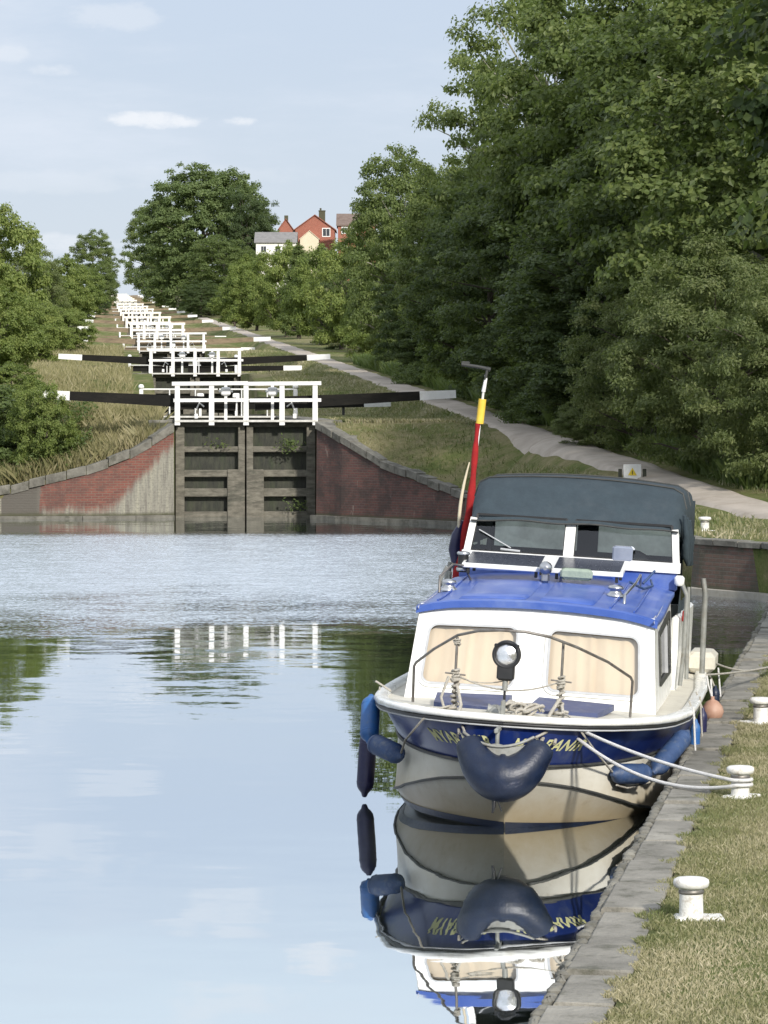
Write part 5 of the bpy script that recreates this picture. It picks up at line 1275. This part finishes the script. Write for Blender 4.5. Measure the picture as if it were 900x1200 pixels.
# anchor, bow roller, cleat
an = MB()
an.bbox((-.03, -.12, 1.02), (.035, .07, .24), .01); an.bbox((-.03, -.34, .915), (.035, .46, .045), .01); an.tube([(-.03, -.40, .93), (-.03, -.43, .85), (-.03, -.42, .80)], .018, 8)
def fluke(sx):
    top = [(-.03, -.44, .80), (-.03 + sx * .12, -.43, .775), (-.03 + sx * .24, -.38, .80), (-.03 + sx * .34, -.30, .86), (-.03 + sx * .28, -.385, .795), (-.03 + sx * .16, -.43, .73), (-.03 + sx * .06, -.45, .68), (-.03, -.455, .655)]
    return top
for sx in (-1, 1): an.poly_prism(fluke(sx), (0, .02, .0))
an.tube([(-.03 + x, -.445 + .10 * (abs(x) / .3) ** 2, .775 + .09 * (abs(x) / .3) ** 2) for x in np.linspace(-.3, .3, 13)], .014, 6)
an.build('anchor', M['galv'], boat)
mb = MB(); mb.bbox((-.12, .12, 1.0), (.15, .18, .14), .05); mb.lathe([(.05, -.06), (.035, -.03), (.035, .03), (.05, .06)], (-.12, .1, 1.03), 14, Matrix.Rotation(PI / 2, 3, 'Y')); mb.build('windlass', M['galv'], boat)
rp = MB(); r = random.Random(9)
for k in range(9):
    c0 = Vector((.08 + r.uniform(-.08, .14), .1 + r.uniform(-.08, .1), 1.0 + r.uniform(-.02, .07))); pts = []
    ax_ = r.uniform(0, 3)
    for i in range(13):
        a = i / 12 * 2 * PI * r.uniform(.9, 1.05); pts.append(c0 + Vector((.085 * math.cos(a), .05 * math.sin(a + ax_), .035 * math.sin(a * 1.5 + k))))
    rp.tube(pts, .013, 6)
rp.tube([(.15, .05, .98), (.26, .0, .985), (.38, .05, .97)], .014, 6); rp.build('coiled_line', M['rope'], boat)

# lettering wrapped on the band
def wrap_text(txt, sgn, s_of, mat, size, shear, zc, name='lettering'):
    cu = bpy.data.curves.new('t', 'FONT'); cu.body = txt; cu.size = size; cu.shear = shear; cu.extrude = 0; cu.offset = .004; cu.resolution_u = 3; cu.space_character = 1.05
    to = bpy.data.objects.new('t', cu); COL.objects.link(to); bpy.context.view_layer.update()
    dg = bpy.context.evaluated_depsgraph_get(); me = bpy.data.meshes.new_from_object(to.evaluated_get(dg))
    vs = [v.co.copy() for v in me.vertices]; xm = max(v.x for v in vs); x_m = min(v.x for v in vs)
    fs = [tuple(p.vertices) for p in me.polygons]; bpy.data.objects.remove(to); bpy.data.meshes.remove(me)
    out = []
    for v in vs:
        u = (v.x - x_m) / (xm - x_m); s = s_of(u); h = zc + v.y - size * .35
        g_, k_ = hp('g', s, sgn), hp('k', s, sgn); t = (h - k_.z) / (g_.z - k_.z); p = k_.lerp(g_, t)
        tg = hp('g', s + .02, sgn) - hp('g', max(s - .02, 0), sgn); nrm = Vector((tg.y, -tg.x, 0)).normalized() * sgn
        out.append(p + nrm * .004)
    mb = MB(); mb.add(out, fs); mb.build(name, M[mat], boat, recalc=False)
# arc length table of the band
def s_from_x(xa, xb, sgn):
    S = np.linspace(0, 3, 600); P = np.array([[tab(s, WG), s] for s in S]); L_ = np.concatenate([[0], np.cumsum(np.hypot(*np.diff(P, axis=0).T))])
    la = np.interp(xa, P[:, 0], L_); lb = np.interp(xb, P[:, 0], L_)
    return lambda u: float(np.interp(lerp(la, lb, u), L_, S))
wrap_text('MYARANIR', -1, s_from_x(.80, .12, -1), 'gold', .14, -.35, .785)
wrap_text('MYARANIR', 1, s_from_x(.12, .80, 1), 'gold', .14, .35, .785)
def plate(sgn, x0, x1):
    f = s_from_x(x0, x1, sgn); mb = MB(); rows = []
    for u in np.linspace(0, 1, 5):
        s = f(u); k_, g_ = hp('k', s, sgn), hp('g', s, sgn); tg = hp('g', s + .02, sgn) - hp('g', max(s - .02, 0), sgn); nrm = Vector((tg.y, -tg.x, 0)).normalized() * sgn
        rows.append([k_.lerp(g_, .03) + nrm * .012, k_.lerp(g_, .12) + nrm * .012])
    mb.grid(rows); mb.build('badge', M['silver'], boat)
plate(1, .33, .45)

# flagstaff (port quarter, behind the hood)
fsb = Vector((-1.34, 7.0, 1.3)); fst = Vector((-1.17, 6.9, 3.90))
def fp(t): return fsb.lerp(fst, t)
mb = MB(); mb.tube([fp(0), fp(.5), fp(.97)], [.02, .018, .013], 8); mb.tube([fp(.93), fp(.985) + Vector((.01, 0, 0)), fp(1.0)], [.022, .016, .01], 8)
fs_ = mb.build('flagstaff', M['white'], boat)
mb = MB(); tp = fp(1.01); mb.tube([tp + Vector((-.26, 0, .07)), tp + Vector((-.05, 0, .05)), tp + Vector((.05, 0, .03))], [.018, .016, .022], 8); mb.tube([tp + Vector((.0, 0, -.08)), tp + Vector((.02, 0, .06))], .016, 6); mb.bbox(tp + Vector((-.22, 0, .08)), (.09, .02, .05), .008); mb.build('wind_vane', M['dark_frame'], fs_)
mb = MB(); mb.tube([fp(.80), fp(.90)], .042, 10); mb.build('yellow_sleeve', M['yellow'], fs_)
mb = MB(); T_ = np.linspace(.12, .80, 22)
mb.tube([fp(t) + Vector((-.012 - .03 * (1 - t) * math.sin(t * 9), -.01, 0)) for t in T_], [.022 + .048 * (1 - t) ** 1.5 + .006 * math.sin(t * 40) for t in T_], 10); mb.build('furled_flag', M['red'], fs_)
mb = MB(); mb.tube([fp(t) + Vector((-.045 - .055 * math.sin((t - .25) * PI / .42), -.02, 0)) for t in np.linspace(.25, .64, 10)], [.010, .014, .016, .018, .02, .02, .018, .016, .012, .008], 6); mb.build('flag_hoist_edge', M['render_cream'], fs_)
mb = MB(); mb.tube([fp(.18) + Vector((-.06, 0, 0)), fp(.28) + Vector((-.10, 0, 0)), fp(.34) + Vector((-.10, 0, 0)), fp(.40) + Vector((-.06, 0, 0))], [.03, .075, .06, .02], 8); mb.build('flag_canton', M['purple_navy'], fs_)

# ---- fenders: each one hangs from the boat, so each is its own thing
def to_w(p): return BM @ Vector(p)
def fender(name, p, q, rad, mat, label, n=16, line=None, cat='fender', linem='rope'):
    p, q = to_w(p), to_w(q); d_ = (q - p); L_ = d_.length; u = d_.normalized()
    root = empty(name, p); tag(root, label, cat, 'fenders hung round the boat')
    prof = [(-.10, .22), (-.08, .30), (-.03, .42), (.02, .72), (.07, .92), (.13, 1.0), (.5, 1.02), (.87, 1.0), (.93, .92), (.98, .72), (1.03, .42), (1.08, .30), (1.10, .2)]
    mb = MB(); mb.tube([u * (t * L_) for t, _ in prof], [rad * k for _, k in prof], n)
    for t in (.16, .84): mb.tube([u * (t * L_ - .006), u * (t * L_), u * (t * L_ + .006)], [rad * 1.0, rad * 1.05, rad * 1.0], n, False)
    bd = mb.build('body', M[mat], root)
    if line:
        mb = MB(); mb.tube([to_w(x) - p for x in line], .010, 6); mb.build('lanyard', M[linem], root)
    return root
fender('fender', (-1.42, 1.60, .90), (-1.38, 1.35, .56), .085, 'blue_fender', 'bright blue fender at the left end of the bow', line=[(-1.38, 1.55, 1.07), (-1.25, 1.65, .98)])
fender('fender', (-1.31, 1.10, .56), (-1.02, .80, .50), .090, 'dull_fender', 'scuffed blue fender tied sideways under the left bow', line=[(-1.00, .74, .53), (-.90, .22, .70), (-.72, -.08, .92), (-.60, -.12, 1.02), (-.52, .15, 1.03)])
fender('fender', (-1.49, 2.05, .54), (-1.50, 2.08, -.0), .080, 'purple_navy', 'long dark navy fender hanging down to the water at left', line=[(-1.40, 1.98, .98), (-1.43, 2.03, .7), (-1.42, 2.05, .58)])
fender('fender', (.90, .60, .50), (1.16, .96, .48), .088, 'dull_fender', 'blue fender lying sideways under the right bow below the ropes', line=[(.88, .56, .52), (.78, .06, .72), (.62, -.12, .95), (.54, -.12, 1.04), (.45, .2, 1.03)])
fender('fender', (1.22, 1.12, .50), (1.44, 1.60, .78), .085, 'dull_fender', 'faded blue fender slanting up along the right bow', line=[(1.18, 1.02, .40), (1.0, .8, .36), (.92, .62, .40)])
fender('fender', (1.47, 2.7, .78), (1.47, 2.72, .35), .048, 'blue_fender', 'slim blue fender squeezed between hull and quay, nearest the bow', n=12, line=[(1.40, 2.65, .99), (1.47, 2.7, .8)])
fender('fender', (1.47, 3.9, .78), (1.47, 3.92, .35), .048, 'purple_navy', 'slim navy fender squeezed between hull and quay amidships', n=12, line=[(1.40, 3.85, .97), (1.47, 3.9, .8)])
fender('fender', (1.47, 6.3, .80), (1.47, 6.3, .45), .05, 'navy', 'slim navy fender by the stern on the quay side', n=12, line=[(1.40, 6.3, .95), (1.47, 6.3, .8)])
fl = empty('float_buoy', to_w((1.50, 5.3, .66)), label='faded orange round float hanging by the stern beside the quay', cat='float', group='fenders hung round the boat')
mb = MB(); mb.lathe([(.01, -.12), (.06, -.10), (.10, -.05), (.115, 0), (.10, .05), (.06, .10), (.02, .12), (.02, .15), (.002, .15)], (0, 0, 0), 16); mb.build('body', M['orange'], fl)
mb = MB(); mb.tube([(0, 0, .12), (-.04, -.02, .25), (-.06, -.03, .36)], .010, 6); mb.build('lanyard', M['rope_white'], fl)
# horseshoe bow fender
hb = empty('bow_fender', to_w((0, -.45, .5)), label='big dark blue horseshoe fender slung across the stem', cat='fender')
hbp = hb.location
pts = []; rad = []
for t in np.linspace(-1, 1, 37):
    a = abs(t); x = math.copysign(.305 * (a ** .80) if a else 0, t); x = .30 * math.copysign(a ** .72, t)
    z = .515 + .30 * a ** 1.7; y = -.46 + .14 * a ** 2
    pts.append(to_w((x * 1.08 + .03, y, z)) - hbp); rad.append(lerp(.205, .110, a ** 1.15) * (1 if a < .92 else math.sqrt(max(.05, 1 - ((a - .92) / .08) ** 2 * .8))))
mb = MB(); mb.tube(pts, rad, 22); mb.build('body', M['navy'], hb)
mb = MB(); mb.tube([to_w((-.02, -.50, .34)) - hbp, to_w((-.02, -.50, .27)) - hbp, to_w((-.03, -.48, .22)) - hbp], [.022, .016, .01], 8); mb.tube([to_w((.0, -.52, .36)) - hbp, to_w((.05, -.50, .24)) - hbp], .008, 6); mb.build('toggle', M['black'], hb)
mb = MB()
for sx in (-1, 1): mb.tube([to_w((sx * .30 - .02, -.33, .86)) - hbp, to_w((sx * .36, -.2, .9)) - hbp, to_w((sx * .43, .0, .96)) - hbp], .012, 6)
mb.build('lanyard', M['rope'], hb)

# mooring ropes
def rope(name, pts, r_, mat, label):
    P = [Vector(p) for p in pts]; o = P[0].copy(); mb = MB(); mb.tube([p - o for p in P], r_, 8)
    e = mb.build(name, M[mat]); e.location = o; tag(e, label, 'rope', 'mooring ropes'); return e
def sag(a, b, s, n=22, wrap=None):
    a, b = Vector(a), Vector(b); return [a.lerp(b, t) + Vector((0, 0, -s * 4 * t * (1 - t))) for t in np.linspace(0, 1, n)]
st_ = to_w((.44, .22, .97)); bz = .50 + .12
bb = Vector((2.86, 27.4, bz))
def around(c, r_, a0, a1, z, n=14, dz=0): return [Vector((c.x + r_ * math.cos(lerp(a0, a1, i / n)), c.y + r_ * math.sin(lerp(a0, a1, i / n)), z + dz * i / n)) for i in range(n + 1)]
rope('mooring_rope', sag(st_, bb + Vector((-.06, -.075, .03)), .06) + around(bb, .09, -2.2, 1.8, bz + .03), .0155, 'rope_white', 'upper white bow rope from pulpit to bollard')
rope('mooring_rope', sag(st_ + Vector((-.02, -.02, -.02)), bb + Vector((-.04, -.088, -.01)), .20) + around(bb, .09, -2.0, 2.2, bz - .01), .0155, 'rope_white', 'lower sagging white bow rope from pulpit to bollard')
sb_ = Vector((4.75, 40, float(hr(4.75, 40)) + .12)); s1 = to_w((1.42, 6.9, 1.02)); s2 = to_w((1.40, 5.8, .98))
rope('mooring_rope', sag(s1, sb_ + Vector((-.08, 0, .02)), .10), .011, 'rope', 'higher grey stern rope running right from the boat')
rope('mooring_rope', sag(s2, sb_ + Vector((-.08, -.04, -.02)), .02), .011, 'rope', 'lower taut stern rope running right from the boat')
for i, y in enumerate((2.3, 3.4, 5.4, 6.9)):
    a, b = to_w((1.46, y, .97)), to_w((1.50, y + .02, .55 + .04 * i))
    rope('hanging_line', sag(a, b, -.0, 6), .010, 'rope_white' if i != 1 else 'rope', ['short white line hanging from gunwale nearest the right bow', 'short grey line hanging beside the quay amidships', 'short white line hanging beside the orange float', 'short white line hanging at the stern corner'][i])

# ------------------------------------------------------------------ light, sky, camera
SUN_AZ, SUN_EL = math.radians(158), math.radians(27)     # clockwise from +Y
sd = Vector((math.sin(SUN_AZ) * math.cos(SUN_EL), math.cos(SUN_AZ) * math.cos(SUN_EL), math.sin(SUN_EL)))
sl_ = bpy.data.lights.new('sun', 'SUN'); sl_.energy = 2.9; sl_.angle = math.radians(3); sl_.color = (1.0, .95, .87)
so_ = bpy.data.objects.new('sun', sl_); COL.objects.link(so_); so_.rotation_euler = sd.to_track_quat('Z', 'Y').to_euler(); so_.location = (0, 0, 50)

w = bpy.data.worlds.new('World'); scene.world = w; w.use_nodes = True; nt = w.node_tree; nt.nodes.clear(); L = nt.links
out = nt.nodes.new('ShaderNodeOutputWorld'); bg = nt.nodes.new('ShaderNodeBackground'); L.new(bg.outputs[0], out.inputs[0])
sky = nt.nodes.new('ShaderNodeTexSky'); sky.sky_type = 'NISHITA'; sky.sun_disc = False; sky.sun_elevation = SUN_EL; sky.sun_rotation = SUN_AZ
sky.air_density = 1.2; sky.dust_density = 1.5; sky.ozone_density = 2.0
tc = nt.nodes.new('ShaderNodeTexCoord'); gen = tc.outputs['Generated']
sep = nt.nodes.new('ShaderNodeSeparateXYZ'); L.new(gen, sep.inputs[0])
n1 = noise(nt, gen, 5.5, 9, .62, (1, 1, 4.5)); n2 = noise(nt, gen, 30, 7, .6, (1, 1, 3.5))
cf = mathn(nt, 'MULTIPLY', mapr(nt, n1, .42, .70), .85)
thin = mapr(nt, sep.outputs[2], .75, .14, .55, .88)
# individual small clouds at their directions
def dirv(px, py_): v = Vector((px - 450, 4000, 468 - py_)).normalized(); return v
cl = None
for px, py_, wx, wz, amt in ((176, 140, 58, 9.5, 1.0), (281, 142, 24, 6.5, .8), (62, 82, 30, 9, .45), (10, 62, 30, 12, .35), (70, 287, 60, 13, .55), (250, 205, 150, 12, .15), (60, 215, 110, 14, .20), (160, 310, 40, 14, .35), (375, -174, 42, 20, .8), (255, -125, 80, 30, .45), (60, -60, 120, 30, .3), (130, 20, 60, 18, .35), (260, -240, 90, 26, .4)):
    c = dirv(px, py_)
    dx = mathn(nt, 'DIVIDE', mathn(nt, 'SUBTRACT', sep.outputs[0], c.x), wx / 4000); dz = mathn(nt, 'DIVIDE', mathn(nt, 'SUBTRACT', sep.outputs[2], c.z), wz / 4000)
    r2 = mathn(nt, 'ADD', mathn(nt, 'MULTIPLY', dx, dx), mathn(nt, 'MULTIPLY', dz, dz))
    nf = noise(nt, gen, 70, 6, .6, (1, 1, 2.0))
    r2 = mathn(nt, 'ADD', r2, mathn(nt, 'MULTIPLY_ADD', nf, 4.2, -2.1))
    m_ = mathn(nt, 'MULTIPLY', mapr(nt, r2, 1.15, -.1), amt * .9)
    m_ = mathn(nt, 'MULTIPLY', m_, mathn(nt, 'GREATER_THAN', sep.outputs[1], 0.))
    cl = m_ if cl is None else mathn(nt, 'MAXIMUM', cl, m_)
skyc = mixc(nt, 1.0, sky.outputs[0], (1.03, 1.0, 1.16), 'MULTIPLY')
veil = mixc(nt, mapr(nt, sep.outputs[2], .0, .11), (3.75, 4.25, 4.85), (3.25, 3.74, 4.5))
veil = mixc(nt, mapr(nt, sep.outputs[2], .115, .19), veil, (4.6, 5.15, 5.5))
veil = mixc(nt, mapr(nt, sep.outputs[2], .2, .5), veil, (8.6, 8.9, 9.2))
col = mixc(nt, thin, skyc, veil)
col = mixc(nt, cf, col, (4.3, 4.7, 5.3))
col = mixc(nt, cl, col, (5.1, 5.3, 5.6))
L.new(col, bg.inputs[0]); bg.inputs[1].default_value = .12

cam = bpy.data.cameras.new('camera'); co_ = bpy.data.objects.new('camera', cam); COL.objects.link(co_)
co_.location = (0, 0, 3.7); co_.rotation_euler = (PI / 2, 0, 0)
cam.sensor_fit = 'VERTICAL'; cam.sensor_height = 24; cam.lens = 80; cam.shift_y = -.11; cam.clip_start = .1; cam.clip_end = 9000
scene.camera = co_
scene.view_settings.view_transform = 'Standard'; scene.view_settings.look = 'None'; scene.view_settings.exposure = .55; scene.view_settings.gamma = 1
scene.render.resolution_x = 768; scene.render.resolution_y = 1024
scene.cycles.max_bounces = 8; scene.cycles.transparent_max_bounces = 16; scene.cycles.caustics_reflective = False; scene.cycles.caustics_refractive = False
